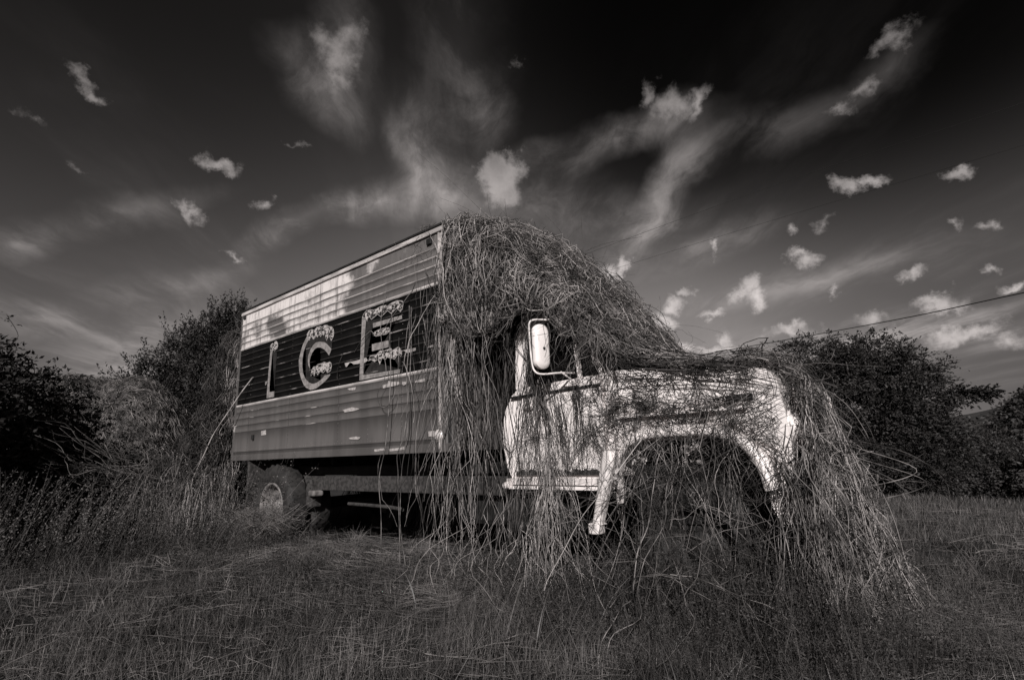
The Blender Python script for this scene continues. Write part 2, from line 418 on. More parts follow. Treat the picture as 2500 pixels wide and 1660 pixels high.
# ------------------------------------------------------------------ terrain
def ss(a, b, x):
    t = np.clip((x - a) / (b - a), 0, 1); return t * t * (3 - 2 * t)
def gh(x, y):
    x = np.asarray(x, float); y = np.asarray(y, float)
    d = np.hypot(x - CAMP[0], y - CAMP[1])
    h = .05 * np.sin(x * .9 + 1.3) * np.sin(y * .8) + .03 * np.sin(x * 2.3 + y * 1.7)
    h = h * ss(1.0, 4.0, d) + .012 * np.sin(x * 7.1 + 2 * np.sin(y * 3.3)) * np.sin(y * 6.3 + 1.5 * np.sin(x * 4.1))
    side = ((x - CAMP[0]) * CR[0] + (y - CAMP[1]) * CR[1])      # metres to the right of the view axis
    h = h - .055 * np.maximum(side - 5.5, 0) * ss(5, 10, d) * ss(30., 10., d) - 0.6 * ss(30, 60, d) * 0
    h = h - .11 * np.log1p(np.exp((d - 14.5) * 1.2)) / 1.2 * ss(60, 20, d) - .11 * 30 * ss(20, 60, d) * .5
    h = h + .10 * ss(1.6, .2, np.abs(y - .1)) * ss(-5.5, -3, x) * ss(.5, -1.5, x)      # low bank of straw beside the truck
    return h
def ground_mesh():
    rr = np.concatenate([np.linspace(0.0, 24, 120)[1:], 24 * 1.14 ** np.arange(1, 40)])
    nt = 220; th = np.linspace(0, 2 * math.pi, nt, endpoint=False)
    X = CAMP[0] + rr[:, None] * np.cos(th); Y = CAMP[1] + rr[:, None] * np.sin(th)
    Z = gh(X, Y)
    V = np.stack([X, Y, Z], -1).reshape(-1, 3)
    V = np.vstack([V, [[CAMP[0], CAMP[1], float(gh(CAMP[0], CAMP[1]))]]])
    nr = len(rr); idx = np.arange(nr * nt).reshape(nr, nt)
    q = np.stack([idx[:-1], idx[1:], np.roll(idx[1:], -1, 1), np.roll(idx[:-1], -1, 1)], -1).reshape(-1)
    c = len(V) - 1
    tri = np.stack([np.full(nt, c), idx[0], np.roll(idx[0], -1)], -1).reshape(-1)
    F = np.concatenate([q, tri]); tot = np.concatenate([np.full(len(q) // 4, 4), np.full(nt, 3)])
    o = npmesh('ground', V, F, tot, 'soil', None, True)
    tag(o, kind='structure')
ground_mesh()
ART={'I_body':('b',[(-3.528,2.581),(-3.405,2.559),(-3.416,2.026),(-3.541,2.027)]),'I_bar':('l',[(-3.592,2.608),(-3.532,2.584),(-3.543,2.465),(-3.55,2.285),(-3.546,2.192),(-3.556,2.095),(-3.541,2.027),(-3.41,2.026),(-3.406,1.949),(-3.621,1.949),(-3.62,2.079),(-3.613,2.299),(-3.604,2.468)]),'I_chip':('l',[(-3.696,2.186),(-3.617,2.188),(-3.664,2.133),(-3.687,2.144)]),'I_cap':('s',[(-3.606,2.664),(-3.58,2.702),(-3.532,2.709),(-3.498,2.685),(-3.479,2.721),(-3.431,2.722),(-3.385,2.688),(-3.373,2.639),(-3.398,2.602),(-3.44,2.603),(-3.461,2.576),(-3.489,2.61),(-3.528,2.581),(-3.561,2.603),(-3.591,2.602)]),'C_body':('b',[(-2.515,2.619),(-2.219,2.586),(-2.023,2.483),(-2.027,2.391),(-2.126,2.465),(-2.192,2.502),(-2.301,2.527),(-2.39,2.531),(-2.454,2.506),(-2.518,2.455),(-2.567,2.372),(-2.564,2.311),(-2.502,2.21),(-2.477,2.116),(-2.11,2.105),(-2.242,2.041),(-2.337,2.018),(-2.424,2.016),(-2.504,2.039),(-2.599,2.095),(-2.664,2.174),(-2.696,2.269),(-2.702,2.355),(-2.679,2.455),(-2.633,2.528),(-2.586,2.582)]),'C_ring':('l',[(-2.61,2.656),(-2.647,2.616),(-2.701,2.563),(-2.741,2.496),(-2.775,2.414),(-2.792,2.367),(-2.784,2.293),(-2.76,2.198),(-2.704,2.107),(-2.626,2.014),(-2.566,1.981),(-2.473,1.947),(-2.407,1.944),(-2.321,1.953),(-2.196,1.996),(-2.135,2.018),(-2.055,2.059),(-2.031,2.079),(-2.037,2.088),(-2.151,2.088),(-2.242,2.041),(-2.337,2.018),(-2.424,2.016),(-2.504,2.039),(-2.599,2.095),(-2.664,2.174),(-2.696,2.269),(-2.702,2.355),(-2.679,2.455),(-2.633,2.528),(-2.586,2.582),(-2.54,2.586),(-2.515,2.619)]),'C_in':('l',[(-2.567,2.372),(-2.518,2.455),(-2.454,2.506),(-2.39,2.531),(-2.301,2.527),(-2.192,2.502),(-2.126,2.465),(-2.027,2.391),(-2.04,2.364),(-2.073,2.318),(-2.129,2.369),(-2.185,2.41),(-2.273,2.447),(-2.34,2.46),(-2.405,2.453),(-2.469,2.412),(-2.504,2.363),(-2.52,2.293),(-2.502,2.21),(-2.546,2.261),(-2.564,2.311)]),'C_cap':('s',[(-2.617,2.673),(-2.563,2.716),(-2.495,2.719),(-2.437,2.696),(-2.383,2.726),(-2.295,2.725),(-2.25,2.705),(-2.208,2.718),(-2.143,2.71),(-2.099,2.683),(-2.035,2.671),(-1.991,2.628),(-1.978,2.579),(-1.985,2.534),(-2.033,2.487),(-2.067,2.531),(-2.08,2.562),(-2.139,2.508),(-2.17,2.566),(-2.189,2.61),(-2.214,2.582),(-2.243,2.614),(-2.273,2.58),(-2.319,2.615),(-2.355,2.585),(-2.385,2.615),(-2.416,2.584),(-2.449,2.577),(-2.498,2.622),(-2.541,2.593),(-2.579,2.636),(-2.61,2.653)]),'C_cap2':('s',[(-2.477,2.121),(-2.461,2.19),(-2.42,2.229),(-2.364,2.225),(-2.323,2.246),(-2.236,2.245),(-2.174,2.257),(-2.109,2.234),(-2.048,2.242),(-2.015,2.218),(-2.002,2.177),(-2.019,2.122),(-2.059,2.116),(-2.095,2.109),(-2.124,2.147),(-2.185,2.12),(-2.25,2.146),(-2.311,2.107),(-2.353,2.153),(-2.387,2.105),(-2.424,2.144),(-2.46,2.116)]),'E_body':('b',[(-1.333,2.618),(-1.203,2.592),(-0.697,2.569),(-0.697,2.542),(-1.201,2.553),(-1.208,2.239),(-1.224,2.207),(-1.245,2.14),(-0.706,2.104),(-0.714,1.978),(-1.358,1.998),(-1.344,2.296)]),'E_body2':('b',[(-1.199,2.477),(-0.916,2.372),(-0.915,2.313),(-1.21,2.317)]),'E_bar':('l',[(-1.413,2.644),(-1.334,2.629),(-1.341,2.503),(-1.35,2.296),(-1.355,2.12),(-1.361,1.995),(-0.709,1.977),(-0.714,1.939),(-1.431,1.944),(-1.427,2.13),(-1.422,2.308),(-1.413,2.516)]),'E_arm':('l',[(-1.201,2.553),(-0.697,2.545),(-0.691,2.504),(-1.199,2.499)]),'E_arm2':('l',[(-1.21,2.317),(-0.915,2.313),(-0.913,2.238),(-1.208,2.239)]),'E_cap':('s',[(-1.407,2.654),(-1.384,2.693),(-1.325,2.726),(-1.254,2.722),(-1.183,2.704),(-1.148,2.704),(-1.057,2.72),(-0.968,2.712),(-0.945,2.693),(-0.858,2.717),(-0.773,2.722),(-0.688,2.701),(-0.662,2.671),(-0.682,2.607),(-0.713,2.579),(-0.782,2.635),(-0.867,2.59),(-0.933,2.638),(-1.048,2.591),(-1.112,2.632),(-1.226,2.597),(-1.275,2.642),(-1.308,2.591),(-1.34,2.637),(-1.394,2.64)]),'E_cap2':('s',[(-1.197,2.427),(-1.163,2.45),(-1.073,2.462),(-0.984,2.463),(-0.907,2.452),(-0.885,2.428),(-0.895,2.402),(-0.949,2.384),(-1.048,2.388),(-1.127,2.391),(-1.185,2.408)]),'E_cap3':('s',[(-1.268,2.136),(-1.235,2.194),(-1.132,2.186),(-1.055,2.226),(-0.988,2.213),(-0.87,2.221),(-0.837,2.196),(-0.744,2.215),(-0.707,2.196),(-0.681,2.126),(-0.701,2.103),(-0.742,2.135),(-0.804,2.091),(-0.932,2.13),(-0.953,2.109),(-1.019,2.135),(-1.056,2.066),(-1.096,2.126),(-1.152,2.11),(-1.21,2.142)]),'p1':('p',[(-1.733,2.179),(-1.459,2.177),(-1.316,2.185),(-1.28,2.145),(-1.349,2.13),(-1.555,2.14),(-1.593,2.163),(-1.631,2.172),(-1.692,2.13),(-1.718,2.137)]),'p2':('p',[(-0.869,2.171),(-0.641,2.166),(-0.473,2.163),(-0.473,2.134),(-0.6,2.127),(-0.661,2.163),(-0.879,2.149)]),'p3':('p',[(-0.293,2.144),(-0.21,2.156),(-0.21,2.131),(-0.293,2.131)]),'p4':('p',[(-1.006,1.845),(-0.925,1.849),(-0.905,1.88),(-0.862,1.865),(-0.728,1.85),(-0.712,1.826),(-0.789,1.815),(-1.0,1.811)]),'p5':('p',[(-0.682,1.841),(-0.597,1.838),(-0.627,1.81),(-0.652,1.8),(-0.682,1.816)]),'p6':('p',[(-0.471,1.83),(-0.33,1.838),(-0.33,1.805),(-0.481,1.812)]),'p7':('p',[(-1.749,1.644),(-1.558,1.659),(-1.417,1.631),(-1.485,1.617),(-1.699,1.613)]),'p8':('p',[(-1.611,1.326),(-1.472,1.336),(-1.381,1.322),(-1.425,1.299),(-1.587,1.312)]),'p9':('p',[(-1.136,1.187),(-0.971,1.194),(-0.95,1.175),(-1.125,1.162)]),'p10':('p',[(-0.89,1.185),(-0.695,1.191),(-0.639,1.2),(-0.638,1.171),(-0.87,1.16)]),'p11':('p',[(-0.287,1.329),(-0.198,1.328),(-0.199,1.274),(-0.279,1.278)]),'p12':('p',[(-1.665,1.877),(-1.498,1.878),(-1.508,1.847),(-1.615,1.852)]),'p13':('p',[(-3.721,1.511),(-3.581,1.519),(-3.572,1.455),(-3.712,1.453)])}

# ------------------------------------------------------------------ the truck
truck = empty('box_truck', (-1, 1.15, 0))
tag(truck, 'abandoned box truck with white cab and ICE lettering, half buried under dead vines', 'truck')
ti = Matrix.Translation((1, -1.15, 0))
def tp(o):           # parent to the truck keeping world coordinates
    o.parent = truck; o.matrix_parent_inverse = ti; return o
L, WD, ZB, ZT = 4.6, 2.3, 1.14, 3.376
RIBS = [1.534 + .0948 * k for k in range(18)]
def side_panel():
    """ribbed side skin: horizontal half round ribs; faces carry the paint of their band"""
    zs = [(ZB, 0, 0), (1.248, 0, 0), (1.25, -.006, 0), (1.262, -.006, 0), (1.264, 0, 0)]
    for i, z in enumerate(RIBS):
        if i in (4, 13):       # the two wide rub rails at the band borders
            w, d, mm = .016, .012, 6
        elif i < 4: w, d, mm = .0065, .006, 1
        elif i < 13: w, d, mm = .0065, .0075, 3
        else: w, d, mm = .0075, .011, 5
        zs += [(z - w, 0, None), (z - w * .6, -d * .8, mm), (z, -d, mm), (z + w * .6, -d * .8, mm), (z + w, 0, mm)]
    zs.append((3.30, 0, None))
    V = []; F = []; mi = []
    xs = np.linspace(-L + .03, -.11, 33)
    prof = [(z, y) for z, y, _ in zs]
    for x in xs:
        for z, y in prof: V.append((x, y + .0025 * math.sin(x * 5.3 + z * 3), z))
    k = len(prof)
    def band(z): return 0 if z < RIBS[4] else (2 if z < RIBS[13] else 4)
    for i in range(len(xs) - 1):
        for j in range(k - 1):
            F.append((i * k + j, (i + 1) * k + j, (i + 1) * k + j + 1, i * k + j + 1))
            mm = zs[j + 1][2]
            zc = (prof[j][0] + prof[j + 1][0]) / 2
            mi.append(mm if mm else band(zc))
    return npmesh('side_panel', V, F, 4, ['grey_paint', 'grey_rib', 'black_paint', 'black_rib', 'faded', 'upper_rib', 'rail'], None, False, mi)
cargo = tp(box('cargo_box', (-L, .02, ZB + .01), (-.02, WD, ZT - .03), 'dark_metal', None, .02))
cargo['label'] = 'ribbed cargo body with faded white, black and grey bands'
def sub(o, par):
    o.parent = par; o.matrix_parent_inverse = par.matrix_world.inverted() if False else Matrix.Identity(4); return o
def cp(o): o.parent = cargo; return o     # cargo sits at world origin under the truck
# cargo has truck as parent with inverse -> its own matrix_basis is identity = world, so children keep world coordinates
panel = cp(side_panel())
cp(box('bottom_rail', (-L, -.006, ZB - .01), (-.0, .03, ZB + .07), 'grey_paint', None, .004))
cp(box('roof_rail', (-L, -.022, 3.295), (-.0, .06, 3.345), 'rail', None, .006))
cp(box('roof_edge', (-L - .01, -.03, 3.352), (.01, WD + .02, ZT), 'dark_metal', None, .006))
cp(box('rear_post', (-L - .012, -.012, ZB), (-L + .035, .08, 3.29), 'grey_rib', None, .006))
# front corner: a plain rounded post, then the flat front wall in the same three bands
def corner():
    V = []; F = []; mi = []; pr = []
    for a in np.linspace(0, math.pi / 2, 7): pr.append((-.10 + .10 * math.sin(a), .10 - .10 * math.cos(a)))
    pr = [(-.115, 0.0)] + pr + [(0, .3), (0, .8), (0, 1.5), (0, WD)]
    zz = [ZB, 1.25, 1.254, 1.92, 2.752, 3.295]
    for z in zz:
        for x, y in pr: V.append((x, y, z))
    k = len(pr)
    for j in range(len(zz) - 1):
        for i in range(k - 1):
            F.append((j * k + i, j * k + i + 1, (j + 1) * k + i + 1, (j + 1) * k + i))
            mi.append(0 if j < 3 else (1 if j == 3 else 2))
    return npmesh('front_wall', V, F, 4, ['grey_paint', 'black_paint', 'rail'], None, False, mi)
cp(corner())
cp(box('corner_trim', (-.135, -.012, 1.16), (-.112, .004, 3.29), 'rail', None, .003))
# rivets
def rivets():
    V = []; F = []
    def rv(x, z, r=.005):
        n = len(V); k = 6
        for j in range(k):
            a = j * math.pi / 3; V.append((x + r * math.cos(a), -.001, z + r * math.sin(a)))
        V.append((x, -.005, z))
        for j in range(k): F.append((n + j, n + (j + 1) % k, n + k))
    for i in range(92): rv(-L + .07 + i * .0487, 1.275, .0045)
    for s in range(9):
        x = -.115 - s * .5745
        if x < -L: continue
        for z in np.arange(1.30, 3.28, .05):
            if min(abs(z - r) for r in RIBS) > .02 and random.random() < .8: rv(x, z, .0042)
    for i in range(16): rv(-L + .1 + i * .29, 1.19, .006)
    for yy in []: pass
    return npmesh('rivet_rows', V, F, 3, 'rivet')
join_into(panel, [cp(rivets())])
# seams
bm = bmesh.new()
for s in range(9):
    x = -.125 - s * .5745 * 1
    if x > -L + .1: box_into(bm, (x - .0014, -.0008, 1.16), (x + .0014, .002, 1.90))
join_into(panel, [cp(bm_obj('panel_seams', bm, 'frame_metal'))])
# marker lamps
def lamp(c, axis, r=.045, name='marker_lamp'):
    o = lathe_y(name, [(0, -.04), (r * .55, -.034), (r * .9, -.016), (r, 0), (r * 1.25, .002), (r * 1.3, .008)], (0, 0, 0), 'chrome', None, 20)
    for p in o.data.polygons: p.use_smooth = True
    o.location = c
    if axis == 'x': o.rotation_euler = (0, 0, math.pi / 2)
    cp(o); return o
lamp((-.15, -.006, 1.283), 'y'); l2 = lamp((.006, .16, 1.283), 'x'); l2.data.materials[0] = MT['grey_paint']
cp(box('marker_light', (-.30, -.02, 3.285), (-.235, .001, 3.33 - .045), 'dark_metal', None, .002)) if False else None
cp(box('marker_light', (-.295, -.025, 3.20), (-.225, .0, 3.262), 'dark_metal', None, .006))
cp(box('marker_light', (-4.53, -.022, 3.235), (-4.47, .0, 3.285), 'dark_metal', None, .006))
cp(box('hinge', (-3.97, -.03, 1.405), (-3.93, .0, 1.475), 'dark_metal', None, .006))
# painted lettering (thin paint layer on the skin)
def paint(name, keys, m, y, parent, thick=.0015):
    bm = bmesh.new()
    for k in keys:
        pts = ART[k][1]
        vs = [bm.verts.new((x, y, z)) for x, z in pts]
        try: f = bm.faces.new(vs)
        except Exception: continue
    bmesh.ops.triangulate(bm, faces=bm.faces[:], ngon_method='EAR_CLIP')
    for f in bm.faces:
        if f.normal.y > 0: f.normal_flip()
    r = bmesh.ops.solidify(bm, geom=bm.faces[:], thickness=-thick)
    return bm_obj(name, bm, m, parent)
def shrink(pts, k):
    c = np.mean(pts, 0); P = np.array(pts); n = len(P)
    o = []
    area = 0
    for i in range(n): area += P[i][0] * P[(i + 1) % n][1] - P[(i + 1) % n][0] * P[i][1]
    sg = 1 if area > 0 else -1
    for i in range(n):
        t = P[(i + 1) % n] - P[i - 1]; t = t / (np.linalg.norm(t) + 1e-9)
        o.append(tuple(P[i] + sg * k * np.array([-t[1], t[0]])))
    return o
for L_, kk in (('I', ''), ('C', ''), ('E', '')):
    body = [k for k in ART if k.startswith(L_) and ART[k][0] == 'b']
    face = [k for k in ART if k.startswith(L_) and ART[k][0] == 'l']
    caps = [k for k in ART if k.startswith(L_) and ART[k][0] == 's']
    lt = cp(paint('letter_' + L_.lower(), face, 'letter', -.0075, None))
    lt['label'] = 'painted pale outline letter ' + L_
    ex = [paint('letter_shade', body, 'letter_dim', -.0045, cargo)]
    for k in caps: ART[k + '_in'] = ('x', shrink(ART[k][1], .010))
    ex.append(paint('snow_outline', caps, 'snow_edge', -.0105, cargo))
    ex.append(paint('snow_cap', [k + '_in' for k in caps], 'snow', -.0125, cargo))
    join_into(lt, ex)
join_into(panel, [cp(paint('paint_scrapes', [k for k in ART if k.startswith('p')], 'scrape', -.0065, None))])
# refrigeration unit on the upper front wall
ru = tp(box('cooling_unit', (.02, .62, 2.5), (.34, 1.75, 3.36), 'dark_metal', None, .04))

# chassis
tp(box('chassis_rail', (-4.35, .30, .73), (1.35, .36, .90), 'frame_metal', None, .008))
tp(box('chassis_rail', (-4.35, 1.94, .73), (2.3, 2.0, .90), 'frame_metal', None, .008))
for x in np.arange(-4.3, .1, .5): tp(box('cross_member', (x, .5, ZB - .12), (x + .06, WD - .5, ZB - .005), 'dark_metal', None, .004))
tp(box('subframe', (-4.4, .38, .91), (.1, 1.92, 1.015), 'dark_metal', None, .01))
tp(tube_obj('drive_shaft', [(-3.3, 1.15, .5), (-1.2, 1.15, .62), (.9, 1.15, .7)], .05, 'dark_metal'))
tp(box('suspension_hanger', (-2.93, .24, .52), (-2.80, .40, .86), 'frame_metal', None, .02))
tp(box('spring_clamp', (-2.80, .2, .66), (-2.66, .34, .73), 'rim', None, .02))
tp(tube_obj('leaf_spring', [(-2.85, .33, .62), (-3.5, .33, .42), (-4.2, .33, .62)], [.03, .05, .03], 'frame_metal', None, 6))
tp(tube_obj('brake_pipe', [(-2.35, .5, .56), (-1.6, .5, .55), (-1.3, .5, .53)], .022, 'frame_metal', None, 6))
tp(tube_obj('rear_axle', [(-3.55, .2, .5), (-3.55, 2.1, .5)], .08, 'dark_metal', None, 10, 6))
tp(box('mud_guard', (-4.13, .02, .52), (-4.08, .55, 1.12), 'frame_metal', None, .01))
tp(box('fuel_tank', (.34, .34, .42), (.95, .85, .82), 'dark_metal', None, .06))
tp(box('battery_box', (-.35, .40, .45), (.25, .9, .80), 'dark_metal', None, .05))
def wheel(name, x, y, side, R=.50, w=.25, z=.50, r=.275):
    """side -1: dish faces -y"""
    h = empty(name, (x, y, z)); tp(h)
    def tmod(j, i): return 1.0
    yy = lambda v: v * side * -1
    n = 96
    def mod(j, i):
        if i in (5, 6, 7, 8): return 1.0 + (.028 if (j // 2) % 2 == (i % 2) else -.022)
        return 1.0
    pr = [(r, -w * .42), (r + .03, -w * .5), (R * .78, -w * .56), (R * .93, -w * .5), (R * .985, -w * .40), (R, -w * .36), (R * 1.005, -w * .12), (R * 1.005, w * .12), (R, w * .36), (R * .985, w * .40), (R * .93, w * .5), (R * .78, w * .56), (r + .03, w * .5), (r, w * .42)]
    t = lathe_y('tyre', [(a, b) for a, b in pr], (0, 0, 0), 'rubber', h, n, mod)
    s = side
    rp = [(r + .012, s * w * .44), (r + .012, s * w * .50), (r - .012, s * w * .50), (r - .02, s * w * .40), (r - .04, s * w * .05), (r - .075, -s * w * .05), (.17, -s * w * .15), (.10, -s * w * .05), (.09, s * w * .25), (0, s * w * .27)]
    ro = lathe_y('rim', rp, (0, 0, 0), 'rim', h, 48)
    for p in ro.data.polygons: p.use_smooth = True
    bm = bmesh.new()
    for j in range(8):
        a = j * math.pi / 4
        r_ = bmesh.ops.create_cone(bm, cap_ends=True, segments=6, radius1=.018, radius2=.016, depth=.04)
        for v in r_['verts']: v.co = Matrix.Rotation(math.pi / 2, 4, 'X') @ v.co + Vector((.14 * math.cos(a), -w * .0 * s - s * .0 + s * (-.02), .14 * math.sin(a)))
    join_into(ro, [bm_obj('wheel_nuts', bm, 'frame_metal', h)])
    return h
XW = -3.42
wheel('rear_wheel', XW, .16, -1, .53, .25, .52, .30)
wheel('rear_wheel', XW + .0, .48, -1, .53, .25, .52, .30)
wheel('rear_wheel', XW, 2.14, 1)
wheel('rear_wheel', XW, 1.82, 1)
fw = wheel('front_wheel', 2.05, .52, -1, .46, .23, .42); [c_ for c_ in fw.children if c_.name.startswith('rim')][0].data.materials[0] = MT['rubber']
wheel('front_wheel', 2.05, 1.80, 1, .48, .23, .44)

# cab
YC, YD = .28, 2.02
cab = tp(prism('cab', [(.50, .87), (.44, .98), (.405, 1.15), (.40, 1.33), (.44, 1.48), (.52, 1.60), (.60, 1.66), (1.52, 1.69), (1.52, .90), (1.44, .87)], YC, YD, 'white', None, .035, 3, True))
cab['label'] = 'white cab with rounded back edge under vines'
prism('rear_pillar', [(.56, 1.655), (.68, 1.655), (.70, 2.12), (.80, 2.20), (.80, 2.30), (.66, 2.24), (.58, 2.10)], YC + .01, YD - .01, 'white', cab, .02, 2, True)
prism('roof', [(.62, 2.21), (.66, 2.31), (.80, 2.38), (1.15, 2.36), (1.26, 2.28), (1.28, 2.20), (1.1, 2.20)], YC + .02, YD - .02, 'white', cab, .03, 3, True)
for y in (YC + .01, YD - .06):
    prism('windshield_pillar', [(1.50, 1.685), (1.44, 1.685), (1.20, 2.205), (1.27, 2.205)], y, y + .05, 'white', cab, .01)
prism('side_window', [(.66, 1.64), (1.45, 1.66), (1.22, 2.24), (.68, 2.24)], YC + .035, YC + .045, 'void', cab)
prism('side_window', [(.66, 1.64), (1.45, 1.66), (1.22, 2.24), (.68, 2.24)], YD - .045, YD - .035, 'void', cab)
bm = bmesh.new()
v = [bm.verts.new(c) for c in ((1.47, YC + .06, 1.69), (1.47, YD - .06, 1.69), (1.23, YD - .06, 2.21), (1.23, YC + .06, 2.21))]
bm.faces.new(v); bmesh.ops.solidify(bm, geom=bm.faces[:], thickness=.008)
bm_obj('windshield', bm, 'void', cab)
# door: a raised skin with gaps
door = tp(prism('door', [(.64, .93), (.60, 1.2), (.60, 1.42), (.66, 1.60), (.70, 1.655), (1.42, 1.675), (1.46, 1.60), (1.46, 1.0), (1.42, .93)], YC - .018, YC - .001, 'white', None, .008, 2))
prism('window_post', [(1.235, 1.66), (1.265, 1.66), (1.225, 2.16), (1.195, 2.16)], YC - .005, YC + .03, 'white', door, .004)
tube_obj('door_handle', [(.70, YC - .02, 1.47), (.71, YC - .05, 1.475), (.82, YC - .05, 1.48), (.83, YC - .02, 1.48)], .010, 'chrome', door, 8, 20)
prism('moulding_shadow', [(.53, 1.572), (.53, 1.590), (1.45, 1.612), (1.45, 1.594)], YC - .036, YC - .018, 'dark_metal', cab)  # dark strip standing in for the shadow under the belt moulding
prism('sill', [(.47, .835), (.47, .885), (1.47, .885), (1.47, .835)], YC - .05, YC + .1, 'white_dirty', cab, .01)
box('sill_lip', (.47, YC - .085, .80), (1.45, YC + .1, .826), 'white', cab, .004)
bm = bmesh.new()
for i in range(30):
    x = .56 + i * .03; h = random.uniform(.01, .035)
    box_into(bm, (x, YC - .024, .93 - .02), (x + .031, YC - .016, .925 + h))
re_ = bm_obj('rust_edge', bm, 'frame_metal', cab)
tp(box('cab_step_lamp', (.46, .16, .80), (.54, .26, .86), 'chrome', None, .03))

# hood and fenders
def archp(n=22):
    P = []
    for i in range(n + 1):
        a = math.pi * i / n
        cx, rx = 2.045, .535
        x = cx - rx * np.sign(math.cos(a)) * abs(math.cos(a)) ** .62
        z = .70 + .475 * abs(math.sin(a)) ** .72
        P.append((x, z))
    return P
arch = archp()
hoodp = [(1.525, .80), (1.525, 1.70), (1.80, 1.685), (2.2, 1.645), (2.55, 1.60), (2.66, 1.57), (2.71, 1.50), (2.735, 1.30), (2.745, 1.05), (2.74, .72), (2.70, .62), (2.62, .60)]
side_prof = hoodp + [(x, z) for x, z in reversed(arch)]
hood = tp(prism('hood', [(1.525, 1.15)] + hoodp[1:9] + [(2.74, 1.15)], YC + .02, YD - .02, 'white', None, .07, 4, True))
hood['label'] = 'white sloping hood webbed with vines'
def fender(y0, y1, name='fender'):
    f = prism(name, side_prof, y0, y1, 'white', None, .012, 2)
    return tp(f)
f1 = fender(YC - .002, YC + .10); fender(YD - .10, YD + .002)
# flared wheel arch lip, standing proud of the fender
def lip(y0, y1, name, par):
    V = []; F = []
    A = [(1.50, .82), (1.505, .92)] + [(x, z) for x, z in arch[3:-1]]
    c = np.array([2.045, .72]); k = 6; m_ = 0
    for (x, z) in A:
        d = np.array([x, z]) - c; d = d / np.linalg.norm(d)
        for (o_, yy) in ((0, y0), (.0, y1), (.045, y1 - .004), (.075, y1 + (y0 - y1) * .35), (.085, y0), (.0, y0)):
            V.append((x + d[0] * o_ * 1.0, yy, z + d[1] * o_))
        m_ += 1
    for i in range(m_ - 1):
        for j in range(k - 1):
            F.append((i * k + j, i * k + j + 1, (i + 1) * k + j + 1, (i + 1) * k + j))
    o = npmesh(name, V, F, 4, 'white', par, True)
    return o
o = lip(YC + .0, YC - .085, 'arch_flare', None); o.parent = f1
# hanging rear end of the flare, ending in a foot
def leg_piece():
    bm = bmesh.new()
    path = [((1.545, .17, 1.10), .062), ((1.515, .15, .94), .052), ((1.482, .13, .78), .044), ((1.455, .115, .66), .038), ((1.44, .10, .575), .036)]
    rings = []
    for (c, w) in path:
        rings.append([bm.verts.new((c[0] + sx_ * w, c[1] + sy_ * .045, c[2])) for sx_, sy_ in ((-1, -.5), (-.5, -1), (.5, -1), (1, -.5), (1, 1), (-1, 1))])
    for a, b in zip(rings, rings[1:]):
        for i in range(6): bm.faces.new((a[i], a[(i + 1) % 6], b[(i + 1) % 6], b[i]))
    bm.faces.new(rings[0]); bm.faces.new(rings[-1][::-1])
    box_into(bm, (1.385, .05, .51), (1.475, .14, .585))
    return bm_obj('flare_end', bm, 'white_dirty', None, .010, 2)
o = leg_piece(); o.parent = f1
box('fender_ledge', (1.62, YC - .05, 1.325), (2.52, YC, 1.345), 'white', f1, .006)
box('dark_hood_block', (2.40, YC - .025, 1.385), (2.56, YC + .015, 1.425), 'dark_metal', hood, .008)  # small dark block on the hood side
bm = bmesh.new()
for z in np.arange(.98, 1.44, .055): box_into(bm, (2.74, .55, z), (2.765, 1.75, z + .03))
for y in (.53, 1.13, 1.74): box_into(bm, (2.738, y, .96), (2.768, y + .03, 1.46))
tp(bm_obj('grille', bm, 'chrome', None, .004))
for yy in (.40, 1.90):
    o = lathe_y('headlight', [(0, -.05), (.05, -.045), (.085, -.02), (.095, 0), (.11, .0), (.11, .03)], (0, 0, 0), 'chrome', None, 28)
    o.rotation_euler = (0, 0, math.pi / 2); o.location = (2.745, yy, 1.2); tp(o)
tp(box('bumper', (2.80, .36, .44), (2.88, 1.95, .62), 'frame_metal', None, .02))
tp(box('splash_panel', (1.55, .52, .55), (2.60, .60, 1.14), 'dark_metal', None, .01))  # inner wall kept near black: shade of the arch put into its colour
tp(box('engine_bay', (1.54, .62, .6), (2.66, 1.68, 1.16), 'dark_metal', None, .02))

# mirror
mir = empty('door_mirror', (1.11, .0, 1.92)); tp(mir)
def stadium(w, h, n=10):
    P = []
    for i in range(n + 1):
        a = math.pi * i / n; P.append((w * math.cos(a), h - w * .8 + w * .8 * math.sin(a)))
    for i in range(n + 1):
        a = math.pi + math.pi * i / n; P.append((w * math.cos(a), -h + w * .8 + w * .8 * math.sin(a)))
    return P
bm = bmesh.new()
P = stadium(.078, .185)
prev = None
for d, s in ((-.012, .97), (.0, 1.0), (.022, .97), (.036, .80), (.042, .55)):
    ring = [bm.verts.new((d, u * s, v * (1 - (1 - s) * .5))) for u, v in P]
    if prev:
        for i in range(len(P)): bm.faces.new((prev[i], prev[(i + 1) % len(P)], ring[(i + 1) % len(P)], ring[i]))
    else: bm.faces.new(ring)
    prev = ring
bm.faces.new(prev[::-1])
mo = bm_obj('mirror_shell', bm, 'white', mir, 0, 2, True)
mo.rotation_euler = (0, 0, math.radians(-12)); mo.location = (-.022, -.018, .005)
bm = bmesh.new(); bmesh.ops.create_uvsphere(bm, u_segments=10, v_segments=6, radius=.012)
for v in bm.verts: v.co = v.co + Vector((.044, 0, -.02))
mb_ = bm_obj('mirror_bolt', bm, 'dark_metal', mo); join_into(mo, [mb_])
def mt(name, pts, r, m='chrome'):
    o = tube_obj(name, [(a - 1.11, b - .0, c - 1.92) for a, b, c in pts], r, m, mir, 8, 40); return o
